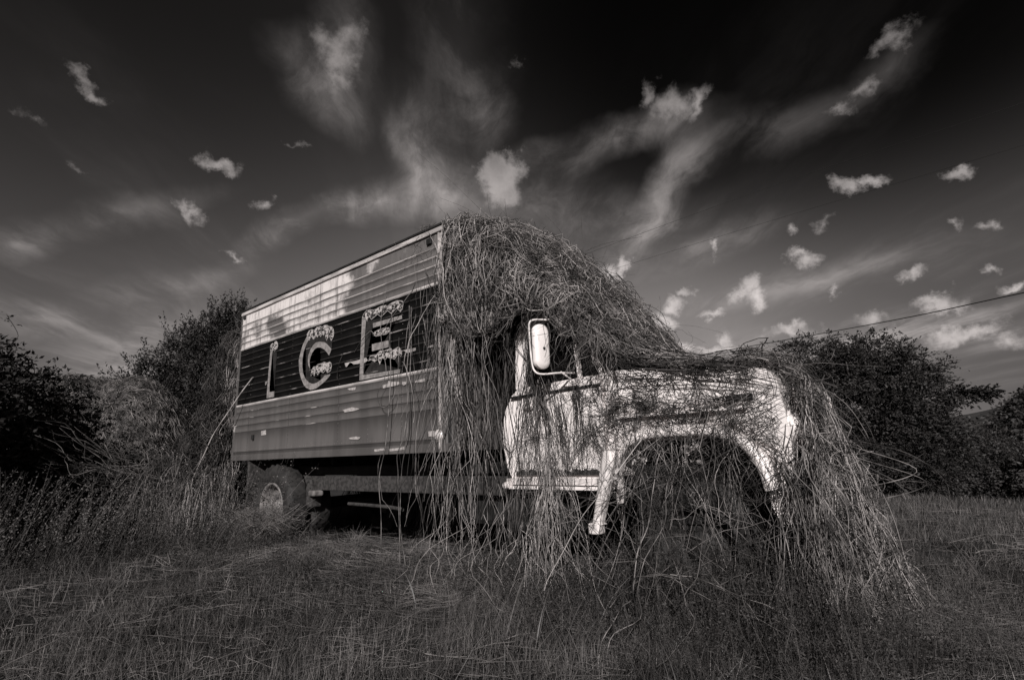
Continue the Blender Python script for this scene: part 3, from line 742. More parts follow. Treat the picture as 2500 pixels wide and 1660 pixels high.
mt('mirror_frame', [(1.26, .24, 2.17), (1.12, .06, 2.155), (1.06, -.04, 2.15), (1.03, -.075, 2.12), (1.03, -.08, 2.0), (1.04, -.078, 1.8), (1.06, -.07, 1.725), (1.10, -.03, 1.70), (1.18, .08, 1.71), (1.22, .25, 1.72)], .008)
mt('mirror_brace', [(1.19, .10, 1.72), (1.27, .255, 1.60), (1.33, .27, 1.52)], .008)

# ------------------------------------------------------------------ vines
def smooth_noise(N, n, amp, k=4):
    """[N,n,3] low frequency random offsets"""
    c = rng.normal(size=(N, k, 3)) * amp
    t = np.linspace(0, k - 1, n); i = np.clip(t.astype(int), 0, k - 2); f = (t - i)[None, :, None]; f = f * f * (3 - 2 * f)
    return c[:, i] * (1 - f) + c[:, i + 1] * f
def grid_eval(G, u, v):
    """G [a,b,3], u,v in 0..1 arrays -> points (bilinear in a finely resampled grid)"""
    a, b, _ = G.shape
    x = np.clip(u, 0, 1) * (a - 1); y = np.clip(v, 0, 1) * (b - 1)
    i = np.clip(x.astype(int), 0, a - 2); j = np.clip(y.astype(int), 0, b - 2)
    f = (x - i)[..., None]; g = (y - j)[..., None]
    P = (G[i, j] * (1 - f) + G[i + 1, j] * f) * (1 - g) + (G[i, j + 1] * (1 - f) + G[i + 1, j + 1] * f) * g
    return P
def refine(G, k=8):
    def cr(A, n):
        t = np.linspace(0, len(A) - 1, n); i = np.clip(t.astype(int), 0, len(A) - 2); f = (t - i).reshape(-1, *([1] * (A.ndim - 1)))
        p0 = A[np.maximum(i - 1, 0)]; p1 = A[i]; p2 = A[i + 1]; p3 = A[np.minimum(i + 2, len(A) - 1)]
        return .5 * ((2 * p1) + (-p0 + p2) * f + (2 * p0 - 5 * p1 + 4 * p2 - p3) * f**2 + (-p0 + 3 * p1 - 3 * p2 + p3) * f**3)
    G = np.array(G, float); G = cr(G, (len(G) - 1) * k + 1)
    G = cr(G.swapaxes(0, 1), (G.shape[1] - 1) * k + 1).swapaxes(0, 1)
    return G
def walk(G, N, n, step, ang0, spread, turn, off, u0=(0, 1), v0=(0, 1), kink=.12, offu=None, jit=.02):
    """random walks on a patch. step, in metres; ang0 = heading of +u direction in (u,v) metric space"""
    Lu = np.linalg.norm(np.diff(G, axis=0), axis=2).sum(0).mean(); Lv = np.linalg.norm(np.diff(G, axis=1), axis=2).sum(1).mean()
    u = rng.uniform(*u0, N); v = rng.uniform(*v0, N)
    h = ang0 + rng.normal(size=N) * spread
    st = step * rng.uniform(.6, 1.3, N)
    U = [u.copy()]; Vv = [v.copy()]
    for k in range(n - 1):
        h = h + rng.normal(size=N) * turn + (rng.random(N) < kink * 1.5) * rng.normal(size=N) * 1.0 - .08 * (h - ang0) * (spread < 1.0)
        u = u + st * np.cos(h) / Lu; v = v + st * np.sin(h) / Lv
        U.append(u.copy()); Vv.append(v.copy())
    U = np.array(U).T; Vv = np.array(Vv).T
    U = 1 - np.abs(1 - np.abs(U)); Vv = 1 - np.abs(1 - np.abs(Vv))
    P = grid_eval(G, U, Vv)
    e = 1e-2
    du = grid_eval(G, np.clip(U, 0, 1 - e) + e, Vv) - grid_eval(G, np.clip(U, 0, 1 - e), Vv)
    dv = grid_eval(G, U, np.clip(Vv, 0, 1 - e) + e) - grid_eval(G, U, np.clip(Vv, 0, 1 - e))
    nn = np.cross(du, dv); nn /= np.linalg.norm(nn, axis=2, keepdims=True) + 1e-9
    o = rng.uniform(off[0], off[1], (N, 1, 1)) + smooth_noise(N, n, (off[1] - off[0]) * .22, 5)[:, :, :1]
    if offu is not None: o = o * offu(U)[..., None]
    return P + nn * o + smooth_noise(N, n, jit, 6)
def rad(N, n, lo, hi, tip=.5):
    r = lo + (hi - lo) * rng.random(N) ** 2.2
    return r[:, None] * np.linspace(1, tip, n)[None, :]
def hang(S, n, length, drift=(0, 0), wob=.03, lean=.06, sway=.22):
    """S [N,3] starts; strands fall by length [N], wandering and kinking on the way"""
    N = len(S); k = np.zeros((N, n, 2)); cur = rng.normal(size=(N, 2)) * lean * 1.5
    base_ = rng.normal(size=(N, 2)) * lean + np.array(drift)
    for i in range(1, n):
        cur = cur * .80 + rng.normal(size=(N, 2)) * sway * .55 + (rng.random((N, 1)) < .10) * rng.normal(size=(N, 2)) * sway * 1.6
        k[:, i] = cur + base_
    step = (length / (n - 1))[:, None]
    P = np.zeros((N, n, 3)); P[..., 0] = S[:, :1] + np.cumsum(k[..., 0], 1) * step; P[..., 1] = S[:, 1:2] + np.cumsum(k[..., 1] * .6 + base_[:, None, 1] * .4, 1) * step
    P[..., 2] = S[:, 2:3] - length[:, None] * np.linspace(0, 1, n)[None]
    return P + smooth_noise(N, n, wob * .4, 5) * np.minimum(np.linspace(0, 1, n) * 6, 1)[None, :, None]
# T: the thatch lying from the box roof over the cooling unit and cab roof down to the hood
prof = [(-.55, 3.33), (-.30, 3.36), (0, 3.38), (.30, 3.36), (.62, 3.11), (.93, 2.75), (1.28, 2.32), (1.66, 1.90), (2.10, 1.70), (2.60, 1.625)]
OU = lambda U: 1 - .72 * ss(.62, .80, U)
cols = [(.04, .22), (.25, .12), (.7, .03), (1.2, 0), (1.75, .08), (2.1, .34)]
GT = []
for i, (x, z) in enumerate(prof):
    k = [1, 1, 1, .9, .7, .5, .35, .25, .15, .1][i]
    kk = .35 if i < 2 else 1
    yin = [0, 0, 0, .02, .06, .10, .14, .24, .32, .34][i]
    GT.append([(x - (.06 if c in (0, 5) and i > 2 else 0), y0 + (yin if c == 0 else (-yin if c == 5 else 0)), z - d * k * kk - (.0)) for c, (y0, d) in enumerate(cols)])
GT = refine(GT)
# S: the steep near face of the thatch, beside the cab
S_rows = [(.03, 2.55, 3.28), (.15, 2.2, 3.27), (.45, 2.16, 3.12), (.70, 2.26, 2.88), (.95, 2.34, 2.62), (1.15, 2.30, 2.42), (1.36, 2.10, 2.16)]
GS = []
for (x, zb, zt) in S_rows:
    yy = .02 + .10 * max(0, x)
    GS.append([(x, yy + .02, zb), (x, yy - .05, zb * .6 + zt * .4), (x, yy + .00, zt - .06), (x, yy + .16, zt)])
GS = refine(GS)
B = Batch()
n = 14
def spread_walk(G, N, step, ang, sp, off, lo, hi, mi=0, n=14, **k):
    """rather straight stems with sudden kinks"""
    P = walk(G, N, n, step, ang, sp, .07, off, kink=k.pop('kink', .16), jit=.018, **k); B.tubes(P, rad(N, n, lo, hi), mi=mi)
R1 = dict(u0=(0, .88), offu=OU)
spread_walk(GT, 420, .075, .5, 1.6, (-.06, .14), .0028, .0058, 0, **R1)
spread_walk(GT, 230, .09, .1, .5, (-.03, .12), .0028, .0056, 0, u0=(.25, .84), offu=OU)
spread_walk(GT, 200, .08, 1.6, 1.4, (-.04, .14), .0024, .005, 2, **R1)
spread_walk(GT, 120, .09, .2, .9, (.02, .15), .0024, .0046, 1, **R1)
spread_walk(GS, 360, .07, -1.2, 1.2, (-.08, .13), .0028, .0058, 0)
spread_walk(GS, 260, .07, 1.4, 1.6, (-.06, .13), .0024, .005, 2)
spread_walk(GS, 150, .075, -1.2, .8, (.02, .14), .0026, .005, 1)
spread_walk(GT, 260, .07, .15, .9, (-.06, .10), .0026, .0052, 0, u0=(.42, .90), v0=(.0, .34), offu=OU)
spread_walk(GT, 260, .05, .15, 1.6, (-.10, .06), .0024, .005, 2, n=8, u0=(.42, .90), v0=(.0, .34), offu=OU)
spread_walk(GT, 800, .05, .5, 1.6, (.0, .15), .0026, .0055, 0, n=5, **R1)
spread_walk(GT, 420, .05, .5, 1.6, (.02, .16), .0024, .005, 1, n=5, **R1)
spread_walk(GS, 620, .05, -1.2, 1.6, (.0, .14), .0026, .0055, 0, n=5)
spread_walk(GS, 360, .05, -1.2, 1.6, (.02, .15), .0024, .005, 1, n=5)
spread_walk(GT, 60, .07, .1, .5, (-.01, .05), .002, .004, 0, u0=(.80, 1), v0=(.1, .9))
# near-black inner strands close the thatch; its inner shade is in their colour
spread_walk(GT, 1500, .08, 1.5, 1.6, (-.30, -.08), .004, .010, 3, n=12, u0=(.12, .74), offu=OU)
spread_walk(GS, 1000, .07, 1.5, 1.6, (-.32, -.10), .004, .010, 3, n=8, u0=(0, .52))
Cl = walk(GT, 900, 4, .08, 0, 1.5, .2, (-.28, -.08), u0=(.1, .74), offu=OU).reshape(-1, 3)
Cs = walk(GS, 900, 4, .08, 0, 1.5, .2, (-.30, -.10)).reshape(-1, 3)
def curls(B, G, N, mi=0, **k):
    u = rng.uniform(*k.get('u0', (0, 1)), N); v = rng.uniform(*k.get('v0', (0, 1)), N); S = grid_eval(G, u, v); n = 18; t = np.linspace(0, 1, n)[None, :]
    R_ = rng.uniform(.03, .12, (N, 1)); tw = rng.uniform(3, 8, (N, 1)); ph = rng.uniform(0, 6.28, (N, 1)); e1 = rng.normal(size=(N, 1, 3)); e1 /= np.linalg.norm(e1, axis=2, keepdims=True); e2 = rng.normal(size=(N, 1, 3)); e2 = np.cross(e1, e2); e2 /= np.linalg.norm(e2, axis=2, keepdims=True)
    dr = rng.normal(size=(N, 1, 3)) * .12
    P = S[:, None] + e1 * (R_ * np.cos(tw * t + ph))[..., None] + e2 * (R_ * np.sin(tw * t + ph))[..., None] + dr * t[..., None]
    B.tubes(P, rad(N, n, .0016, .0034), mi=mi)
curls(B, GT, 420, 0, u0=(0, .8)); curls(B, GS, 260, 0); curls(B, GT, 120, 1, u0=(0, .8))
# loose ends sticking up from the thatch
def sprigs(B, G, N, Ln, mi=0, u0=(0, 1), v0=(0, 1), up=1.0, n=14):
    u = rng.uniform(*u0, N); v = rng.uniform(*v0, N); S = grid_eval(G, u, v)
    d = rng.normal(size=(N, 3)) * .55 + np.array([.25, -.15, .55]) * up; d /= np.linalg.norm(d, axis=1, keepdims=True)
    t = np.linspace(0, 1, n)[None, :, None]; L_ = (Ln * rng.uniform(.4, 1.5, N))[:, None, None]
    g = np.array([0, 0, -1]) * t * t * rng.uniform(.2, 1.1, (N, 1, 1))
    side = rng.normal(size=(N, 1, 3)) * .5
    P = S[:, None] + L_ * (d[:, None] * t + g + side * t * t) + smooth_noise(N, n, .012, 6)
    B.tubes(P, rad(N, n, .0016, .0034, .4), mi=mi)
sprigs(B, GT, 130, .24, 0, (.0, .9), (.0, 1))
sprigs(B, GT, 60, .45, 2, (.2, .8), (.1, 1))
leaves_later = (Cl, Cs)
vm_ = B.build('vine_thatch', ['vine', 'vine_pale', 'vine_dark', 'inner_shade'])
tag(vm_, 'thick thatch of dead vines draped from the box roof over the cab and down onto the hood', 'vines', kind='stuff')

# curtain hanging in front of the box corner and between box and cab
B = Batch()
def S_of(N, x, y, z): return np.stack([rng.uniform(*x, N), rng.uniform(*y, N), rng.uniform(*z, N)], -1)
def to_ground(S, extra=.0): return S[:, 2] - gh(S[:, 0], S[:, 1]) + extra
N = 30; S = S_of(N, (-.55, .1), (-.10, .02), (2.6, 3.35)); S[:, 0] = .1 - .52 * rng.random(N) ** 2.2
B.tubes(hang(S, 24, rng.uniform(.5, 1.9, N), (.02, 0), .045, .05), rad(N, 24, .0016, .0042), mi=0)
N = 26; S = S_of(N, (-.18, .05), (-.08, -.01), (2.7, 3.35))
B.tubes(hang(S, 24, rng.uniform(.4, 1.6, N), (.0, 0), .03, .03), rad(N, 24, .002, .0045), mi=1)
N = 22; S = S_of(N, (-.42, .05), (-.16, -.02), (2.2, 2.9))
B.tubes(hang(S, 26, to_ground(S) * rng.uniform(.35, .9, N), (.06, -.03), .06, .04), rad(N, 26, .0018, .004), mi=0)
N = 64; S = S_of(N, (-.03, .42), (-.08, .12), (2.0, 2.9)); S[:, 0] = rng.choice([.05, .20, .24, .38], N) + .03 * rng.normal(size=N)
B.tubes(hang(S, 28, to_ground(S) * rng.uniform(.55, 1.02, N), (-.02, -.02), .06, .045), rad(N, 28, .002, .0055), mi=0)
N = 26; S = S_of(N, (.0, .12), (-.06, .02), (2.0, 2.6))
B.tubes(hang(S, 28, to_ground(S) * rng.uniform(.7, 1.0, N), (.0, -.02), .03, .012), rad(N, 28, .002, .005), mi=1)
N = 36; S = S_of(N, (.25, .50), (.15, .6), (2.1, 2.7))
B.tubes(hang(S, 24, to_ground(S) * rng.uniform(.8, 1.0, N), (.0, .0), .05, .04), rad(N, 24, .003, .006), mi=2)
N = 190; S = S_of(N, (1.12, 1.66), (.12, .26), (1.8, 2.2)); S[:, 2] = np.interp(S[:, 0], [1.12, 1.36, 1.66], [2.42, 2.2, 1.92]) - rng.uniform(0, .12, N)
B.tubes(hang(S, 14, rng.uniform(.15, .48, N), (.25, -.02), .03, .45, .4), rad(N, 14, .002, .0044), mi=0)
N = 60; S = S_of(N, (1.15, 1.6), (.2, .28), (1.72, 2.1)); B.tubes(hang(S, 10, rng.uniform(.1, .3, N), (.5, 0), .03, 1.2, .4), rad(N, 10, .0018, .0038), mi=2)
# bundle down over the door and sill
N = 70; S = S_of(N, (.86, 1.12), (.06, .20), (1.75, 2.2)); S[:, 0] = .93 + .05 * rng.normal(size=N)
B.tubes(hang(S, 28, to_ground(S) * rng.uniform(.6, 1.02, N), (.02, -.09), .045, .03), rad(N, 28, .0018, .0045), mi=0)
N = 24; S = S_of(N, (.60, .90), (.06, .18), (1.9, 2.3))
B.tubes(hang(S, 20, rng.uniform(.4, 1.3, N), (.0, -.02), .03, .04), rad(N, 20, .0018, .004), mi=2)
N = 60; S = S_of(N, (.95, 1.1), (.06, .18), (.9, 1.2)); 
B.tubes(hang(S, 24, to_ground(S, .05), (.10, -.16), .04, .10), rad(N, 24, .0018, .0045), mi=1)
# spreading feet on the ground
N = 50; S = S_of(N, (-.1, 1.3), (-.25, .1), (.25, .75))
P = hang(S, 16, to_ground(S, .0), (.0, -.15), .05, .26, .5); B.tubes(P, rad(N, 16, .0016, .0034), mi=1)
N = 330; S = S_of(N, (.40, 1.66), (.08, .26), (1.9, 2.2)); S[:, 2] = np.interp(S[:, 0], [.40, .7, .95, 1.15, 1.36, 1.66], [2.5, 2.6, 2.50, 2.40, 2.16, 1.88]) - rng.uniform(0, .15, N) + .05 * rng.normal(size=N)
B.tubes(hang(S, 14, rng.uniform(.12, .62, N) * np.interp(S[:, 0], [.4, .9, 1.2, 1.6], [1.2, .8, .8, .4]), (.05, -.02), .03, .35, .5), rad(N, 14, .0016, .0038), mi=0)
c_ = B.build('vine_curtain', ['vine', 'vine_pale', 'vine_dark'])
tag(c_, 'curtain of hanging dead vine stems between the box corner and the cab door', 'vines', kind='stuff')

# thin net over door, hood side and fender
def plane_net(B, N, x, z, y, step, n, ang, spread, turn, lo, hi, mi=0, kink=.14, off=.03):
    G = np.array([[(x[0], y, z[0]), (x[0], y, z[1])], [(x[1], y, z[0]), (x[1], y, z[1])]], float)
    B.tubes(walk(G, N, n, step, ang, spread, turn, (.0, off), kink=kink, jit=.006), rad(N, n, lo, hi), mi=mi)
B = Batch()
YS = YC - .045
plane_net(B, 70, (.42, 1.60), (.92, 1.68), YS, .045, 14, -1.3, .9, .22, .0012, .003)
plane_net(B, 78, (1.20, 2.45), (1.20, 1.70), YS + .02, .05, 14, -.3, 1.3, .22, .0012, .0031)
plane_net(B, 30, (2.2, 2.72), (1.1, 1.66), YS + .02, .05, 14, -.1, 1.2, .15, .0013, .003)
plane_net(B, 34, (2.3, 2.72), (.8, 1.25), YS, .05, 14, -.6, .8, .15, .0013, .0035)
plane_net(B, 16, (1.45, 2.40), (1.26, 1.42), YS, .05, 14, .0, .5, .2, .0015, .004, off=.12)
plane_net(B, 44, (1.35, 2.6), (1.10, 1.36), YS - .10, .05, 14, .0, 1.0, .2, .0012, .003, off=.06)
plane_net(B, 22, (1.4, 2.66), (1.50, 1.72), YS, .06, 16, .0, .4, .12, .0015, .0045, off=.05)
# clotted knots
for _ in range(44):
    cx, cz = random.uniform(1.25, 2.3), random.uniform(1.28, 1.62)
    if _ > 36: cx, cz = random.uniform(2.35, 2.6), random.uniform(1.25, 1.5)
    if _ > 41: cx, cz = random.uniform(.7, 1.3), random.uniform(1.2, 1.6)
    N = random.randint(4, 10); n = 9
    S = np.array([cx, YS - .01, cz]) + rng.normal(size=(N, 3)) * np.array([.05, .012, .025])
    P = S[:, None] + np.cumsum(rng.normal(size=(N, n, 3)) * np.array([.022, .007, .016]), axis=1)
    P[:, :, 1] = np.minimum(P[:, :, 1], YS + .03)
    B.tubes(P, rad(N, n, .0016, .004), mi=1 if random.random() < .5 else 0)
# diagonal dense streaks dropping off the door-hood joint
for (x0, z0, x1, z1, N) in [(1.35, 1.30, 1.50, .95, 26), (1.28, 1.25, 1.16, .95, 20), (.86, 1.62, .98, 1.2, 30), (1.24, 1.64, 1.22, 1.1, 26), (2.56, 1.64, 2.57, 1.40, 16), (2.22, 1.66, 2.24, 1.42, 14), (1.06, 1.5, 1.1, .9, 30)]:
    n = 12; t = np.linspace(0, 1, n)[None, :, None]
    A_ = np.array([x0, YS - .01, z0]) + rng.normal(size=(N, 3)) * np.array([.03, .01, .05]); B_ = np.array([x1, YS - .02, z1]) + rng.normal(size=(N, 3)) * np.array([.055, .015, .08])
    P = A_[:, None] * (1 - t) + B_[:, None] * t + smooth_noise(N, n, .012, 6); B.tubes(P, rad(N, n, .0012, .0032), mi=0)
# flat bundle of long parallel stems sweeping across the front of the fender
for (a, b, c, N) in [((1.95, .12, .93), (2.35, .06, 1.15), (2.78, .16, 1.36), 12), ((1.7, .02, .80), (2.3, -.02, .98), (2.72, .16, 1.25), 9), ((1.75, .14, 1.69), (2.35, .16, 1.66), (2.88, .25, 1.42), 14)]:
    n = 20; t = np.linspace(0, 1, n)[None, :, None]
    a, b, c = map(np.array, (a, b, c)); P = a * (1 - t) ** 2 + 2 * b * t * (1 - t) + c * t * t
    P = P + rng.normal(size=(N, 1, 3)) * np.array([.06, .03, .035]) + smooth_noise(N, n, .012, 5); B.tubes(P, rad(N, n, .0018, .0042), mi=0)
plane_net(B, 70, (1.5, 2.72), (.75, 1.36), YS - .10, .05, 14, -.8, 1.2, .2, .0013, .0032, off=.08)
N = 110; S = S_of(N, (1.45, 2.7), (.06, .18), (1.15, 1.45))
B.tubes(hang(S, 16, rng.uniform(.15, .8, N), (.0, -.06), .03, .45, .25), rad(N, 16, .0014, .0032), mi=1)
for (cx, cz, k) in ((1.83, 1.40, 60), (2.45, 1.40, 50), (2.02, 1.36, 30), (1.6, 1.42, 40)):
    n = 9; S = np.array([cx, YS - .01, cz]) + rng.normal(size=(k, 3)) * np.array([.035, .012, .022])
    P = S[:, None] + np.cumsum(rng.normal(size=(k, n, 3)) * np.array([.016, .006, .012]), axis=1); P[:, :, 1] = np.minimum(P[:, :, 1], YS + .03); B.tubes(P, rad(k, n, .0018, .004), mi=0)
nt_ = B.build('vine_net', ['vine_dark', 'vine'])
tag(nt_, 'fine net of dry vine tendrils clinging to the white cab side and hood', 'vines', kind='stuff')

# F: cascade falling from the hood front to the ground
GZ = [1.66, 1.62, 1.50, 1.27, 1.0, .74, .47, .24, .04]
GXs = {.36: [2.50, 2.66, 2.77, 2.79, 2.79, 2.80, 2.83, 2.87, 2.93], .8: [2.30, 2.50, 2.72, 2.84, 2.92, 2.97, 3.02, 3.07, 3.13],
       1.4: [2.20, 2.40, 2.56, 2.70, 2.82, 2.90, 2.97, 3.05, 3.16], 1.95: [2.05, 2.2, 2.34, 2.46, 2.56, 2.64, 2.72, 2.80, 2.92]}
GF = []
for i, z in enumerate(GZ):
    f = max(0, i - 2) / 6
    GF.append([(GXs[y][i], y + (-.42 * f if y < .4 else 0), z + (.06 if .4 < y < 1.9 and i < 4 else 0)) for y in (.36, .8, 1.4, 1.95)])
GF = refine(GF)
B = Batch()
spread_walk(GF, 330, .085, .10, .55, (-.10, .06), .0026, .0054, 0, n=15, u0=(0, .8), kink=.22)
spread_walk(GF, 160, .09, .0, .35, (-.02, .05), .0024, .005, 0, n=17, u0=(0, .8))
spread_walk(GF, 150, .085, .05, .5, (-.02, .07), .0024, .0046, 1, n=17, u0=(.1, .8))
spread_walk(GF, 900, .055, .1, 1.1, (-.06, .08), .0024, .005, 0, n=5, u0=(.05, .95))
spread_walk(GF, 260, .07, .8, 1.5, (-.14, .05), .0022, .0045, 2, n=13, u0=(.05, .9))
spread_walk(GF, 900, .08, .3, 1.0, (-.34, -.10), .003, .008, 3, n=12, u0=(.1, .95))  # inner strands, shade behind the cascade given as near-black colour
N = 120; S = S_of(N, (2.70, 2.95), (.05, .3), (.7, 1.1))
B.tubes(hang(S, 20, to_ground(S) * rng.uniform(.8, 1.0, N), (.05, -.25), .05, .10), rad(N, 20, .0018, .0038), mi=0)
sprigs(B, GF, 60, .24, 0, (.15, .8), (.0, 1), .8)
# long looping whips on the far right
for pts in [[(2.85, .3, 1.45), (3.05, .6, 1.2), (3.12, .8, .95)], [(2.9, .4, 1.1), (3.25, .8, .98), (3.42, 1.0, .80), (3.42, 1.0, .62)], [(2.8, .1, .86), (3.05, .35, .82), (3.33, .7, .90), (3.05, .35, 1.06), (2.9, .3, 1.12)],
            [(2.75, .3, 1.6), (3.0, .55, 1.42), (3.1, .7, 1.2), (3.14, .75, .95)]]:
    for k in range(2):
        c, r = polytube(np.array(pts) + rng.normal(size=(1, 3)) * .03, [.0028, .0022, .0015], 3, 26); B.tubes(c[None], r[None])
curls(B, GF, 160)
fv = B.build('vine_cascade', ['vine', 'vine_pale', 'vine_dark', 'inner_shade'])
tag(fv, 'dense cascade of dry vine stems falling from the hood front to the grass', 'vines', kind='stuff')

# strands hanging and crossing in and below the front wheel arch
B = Batch()
N = 40; S = S_of(N, (1.45, 2.7), (.02, .20), (.85, 1.22))
B.tubes(hang(S, 20, to_ground(S) * rng.uniform(.5, 1.05, N), (.0, -.18), .03, .22, .16), rad(N, 20, .0016, .0032), mi=0)
N = 30; S = S_of(N, (1.6, 2.6), (.05, .26), (1.05, 1.18))
B.tubes(hang(S, 20, rng.uniform(.3, .9, N), (.0, -.1), .03, .30, .18), rad(N, 20, .0016, .0032), mi=1)
N = 84; n = 14; S = S_of(N, (1.3, 2.7), (-.45, .2), (.2, .95)); h = rng.uniform(-1.2, 1.2, N); L_ = rng.uniform(.3, 1.0, N); t = np.linspace(-.5, .5, n)[None, :, None]
P = S[:, None] + t * L_[:, None, None] * np.stack([np.cos(h), rng.normal(size=N) * .3, np.sin(h)], -1)[:, None]; P[..., 2] -= (t[..., 0] ** 2) * .25
P += smooth_noise(N, n, .02, 6); P[..., 2] = np.maximum(P[..., 2], gh(P[..., 0], P[..., 1]) + .01); B.tubes(P, rad(N, n, .0018, .0038), mi=0)
for (x, y0) in ((2.0, -.02), (2.03, .0), (1.98, -.03), (2.36, -.1)):       # a few long stems reaching the ground in front
    c, r = polytube([(x, .12, 1.15), (x + .02, y0 - .1, .8), (x - .03, y0 - .3, .45), (x - .02, y0 - .5, .2), (x - .08, y0 - .72, .03)], .0055, 3, 30); B.tubes((c + smooth_noise(1, 30, .03, 9)[0])[None], r[None] * .7, mi=0)
tag(B.build('arch_strands', ['vine', 'vine_pale']), 'dry vine strands dangling across the dark front wheel arch', 'vines', kind='stuff')
# dead leaves caught in the arch
def leaf_shape(B, c, s, k, curl=.3, mi=0):
    """k crumpled pointed leaves around point c"""
    for _ in range(k):
        a = rng.normal(size=3); a /= np.linalg.norm(a); b = np.cross(a, rng.normal(size=3)); b /= np.linalg.norm(b); nn = np.cross(a, b)
        o = c + rng.normal(size=3) * s * .8
        V = [o - a * s, o - a * s * .2 + b * s * .5 + nn * s * curl, o + a * s, o - a * s * .2 - b * s * .5 + nn * s * curl, o + nn * -s * .05]
        B.add(V, [0, 1, 4, 1, 2, 4, 2, 3, 4, 3, 0, 4], 3, mi)
for i, (c, s, k) in enumerate([((1.78, .14, 1.03), .035, 16), ((2.18, .14, 1.06), .034, 14), ((1.62, .12, .93), .03, 9)]):
    B = Batch(); leaf_shape(B, np.array(c), s, k); c_, r__ = polytube([np.array(c) + (0, 0, .14), np.array(c), np.array(c) - (0, 0, .05)], .003, 4, 10); c_ = c_ + smooth_noise(1, 10, .008, 4)[0]; B.tubes(c_[None], r__[None], 4)
    tag(B.build('dead_leaf_cluster', 'leaf_dry'), ['crumpled pale leaf cluster hanging at the left of the wheel arch top', 'crumpled leaf cluster hanging in the middle of the wheel arch', 'small dry leaf cluster at the rear edge of the wheel arch'][i], 'dead leaves', 'dead leaf clusters caught in the wheel arch')

# R: vines on the rear of the box and their long trailing stems
rp_ = [(-4.66, 3.10), (-4.80, 2.65), (-5.0, 2.25), (-5.25, 1.85), (-5.6, 1.45), (-6.0, 1.0), (-6.3, .55), (-6.5, .08)]
GR = []
for i, (x, z) in enumerate(rp_):
    f = i / 7
    GR.append([(x + .5 * f, -.02 - .35 * f, z), (x + .15 * f, .2 - .1 * f, z), (x - .1 * f, .8 + .1 * f, z + .05), (x - .2 * f, 1.5 + .2 * f, z)])
GR = refine(GR)
GR2 = refine([[(-4.68, -.03, .1), (-4.66, -.03, 1.2), (-4.65, -.02, 2.1), (-4.63, 0, 3.1)], [(-5.0, -.2, .05), (-4.95, -.1, 1.1), (-4.8, 0, 2.0), (-4.66, .1, 3.1)], [(-5.6, -.35, .05), (-5.35, -.2, 1.0), (-5.0, 0, 1.9), (-4.7, .2, 3.1)], [(-6.3, -.4, .05), (-5.9, -.3, .9), (-5.2, 0, 1.9), (-4.75, .3, 3.1)]])
B = Batch()
N, n = 1100, 18
B.tubes(walk(GR, N, n, .10, .0, .35, .12, (-.1, .12), u0=(0, .8), kink=.06), rad(N, n, .003, .007), mi=0)
N = 900
B.tubes(walk(GR2, N, n, .09, -1.5, .5, .14, (-.1, .12), kink=.10), rad(N, n, .003, .0075), mi=0)
N = 420
B.tubes(walk(GR2, N, n, .09, -1.7, .3, .14, (-.0, .16), v0=(.1, .9), kink=.10), rad(N, n, .003, .008), mi=1)
N = 600
B.tubes(walk(GR2, N, 12, .10, 1, 1.6, .3, (-.3, .0), kink=.10), rad(N, 12, .004, .008), mi=2)
for k in range(70):                       # long sagging stems to the shrubs on the left
    a = np.array([-5.3 + random.uniform(-.5, .3), random.uniform(-.6, .4), random.uniform(.5, 1.25)]); b = at(random.uniform(60, 330), random.uniform(960, 1090), random.uniform(9.0, 10.2))
    m_ = (a + b) / 2 - np.array([0, 0, random.uniform(.05, .4)])
    c, r = polytube([a, m_, b], random.uniform(.0025, .0045), 3, 26); B.tubes((c + smooth_noise(1, 26, .05, 9)[0])[None], r[None], mi=random.choice((0, 2)))
N = 170; S = np.array([at(random.uniform(330, 540), random.uniform(1040, 1130), random.uniform(8.6, 9.6)) for _ in range(N)])
B.tubes(hang(S, 16, np.maximum(to_ground(S), .2), (.0, -.1), .08, .2), rad(N, 16, .003, .006), mi=0)
tag(B.build('rear_vine_tangle', ['vine', 'vine_pale', 'vine_dark']), 'tangle of dead vines sagging from the rear edge of the box to the ground at left', 'vines', kind='stuff')
# far side curtain
B = Batch()
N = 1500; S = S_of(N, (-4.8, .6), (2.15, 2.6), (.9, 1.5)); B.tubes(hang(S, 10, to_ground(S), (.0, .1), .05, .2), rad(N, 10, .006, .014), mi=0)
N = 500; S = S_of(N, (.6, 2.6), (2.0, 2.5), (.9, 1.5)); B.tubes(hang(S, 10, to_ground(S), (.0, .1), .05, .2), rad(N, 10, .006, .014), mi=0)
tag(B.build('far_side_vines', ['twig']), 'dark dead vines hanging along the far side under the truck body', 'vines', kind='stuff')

# separate stems that lean on the box side
def stem(pts, r, m, label, cat='vine stem', grp='loose vine stems on the box side'):
    c, rr = polytube(pts, r, 6, 40); c = c + smooth_noise(1, 40, .012, 9)[0]
    V, F = tube_geo(c[None], rr[None], 6); tag(npmesh('vine_stem', V, F, 4, m, None, True), label, cat, grp)
stem([(-4.05, -.02, 2.28), (-4.25, -.10, 2.05), (-4.6, -.28, 1.5), (-4.85, -.42, .9), (-4.95, -.45, .2)], [.010, .008, .006, .005, .005], 'vine_pale', 'pale thick vine stem leaning up against the rear of the box side')
stem([(-1.55, -.01, 2.26), (-1.2, -.05, 2.44), (-.95, -.06, 2.42), (-.62, -.07, 2.66), (-.4, -.05, 2.78)], [.003, .004, .005], 'vine', 'thin kinked vine stem lying across the painted letter E')
stem([(-1.85, -.015, 1.98), (-1.86, -.02, 2.1), (-1.80, -.02, 2.2), (-1.78, -.015, 2.3)], .003, 'vine_dark', 'thin dark tendril stuck between the letters C and E')
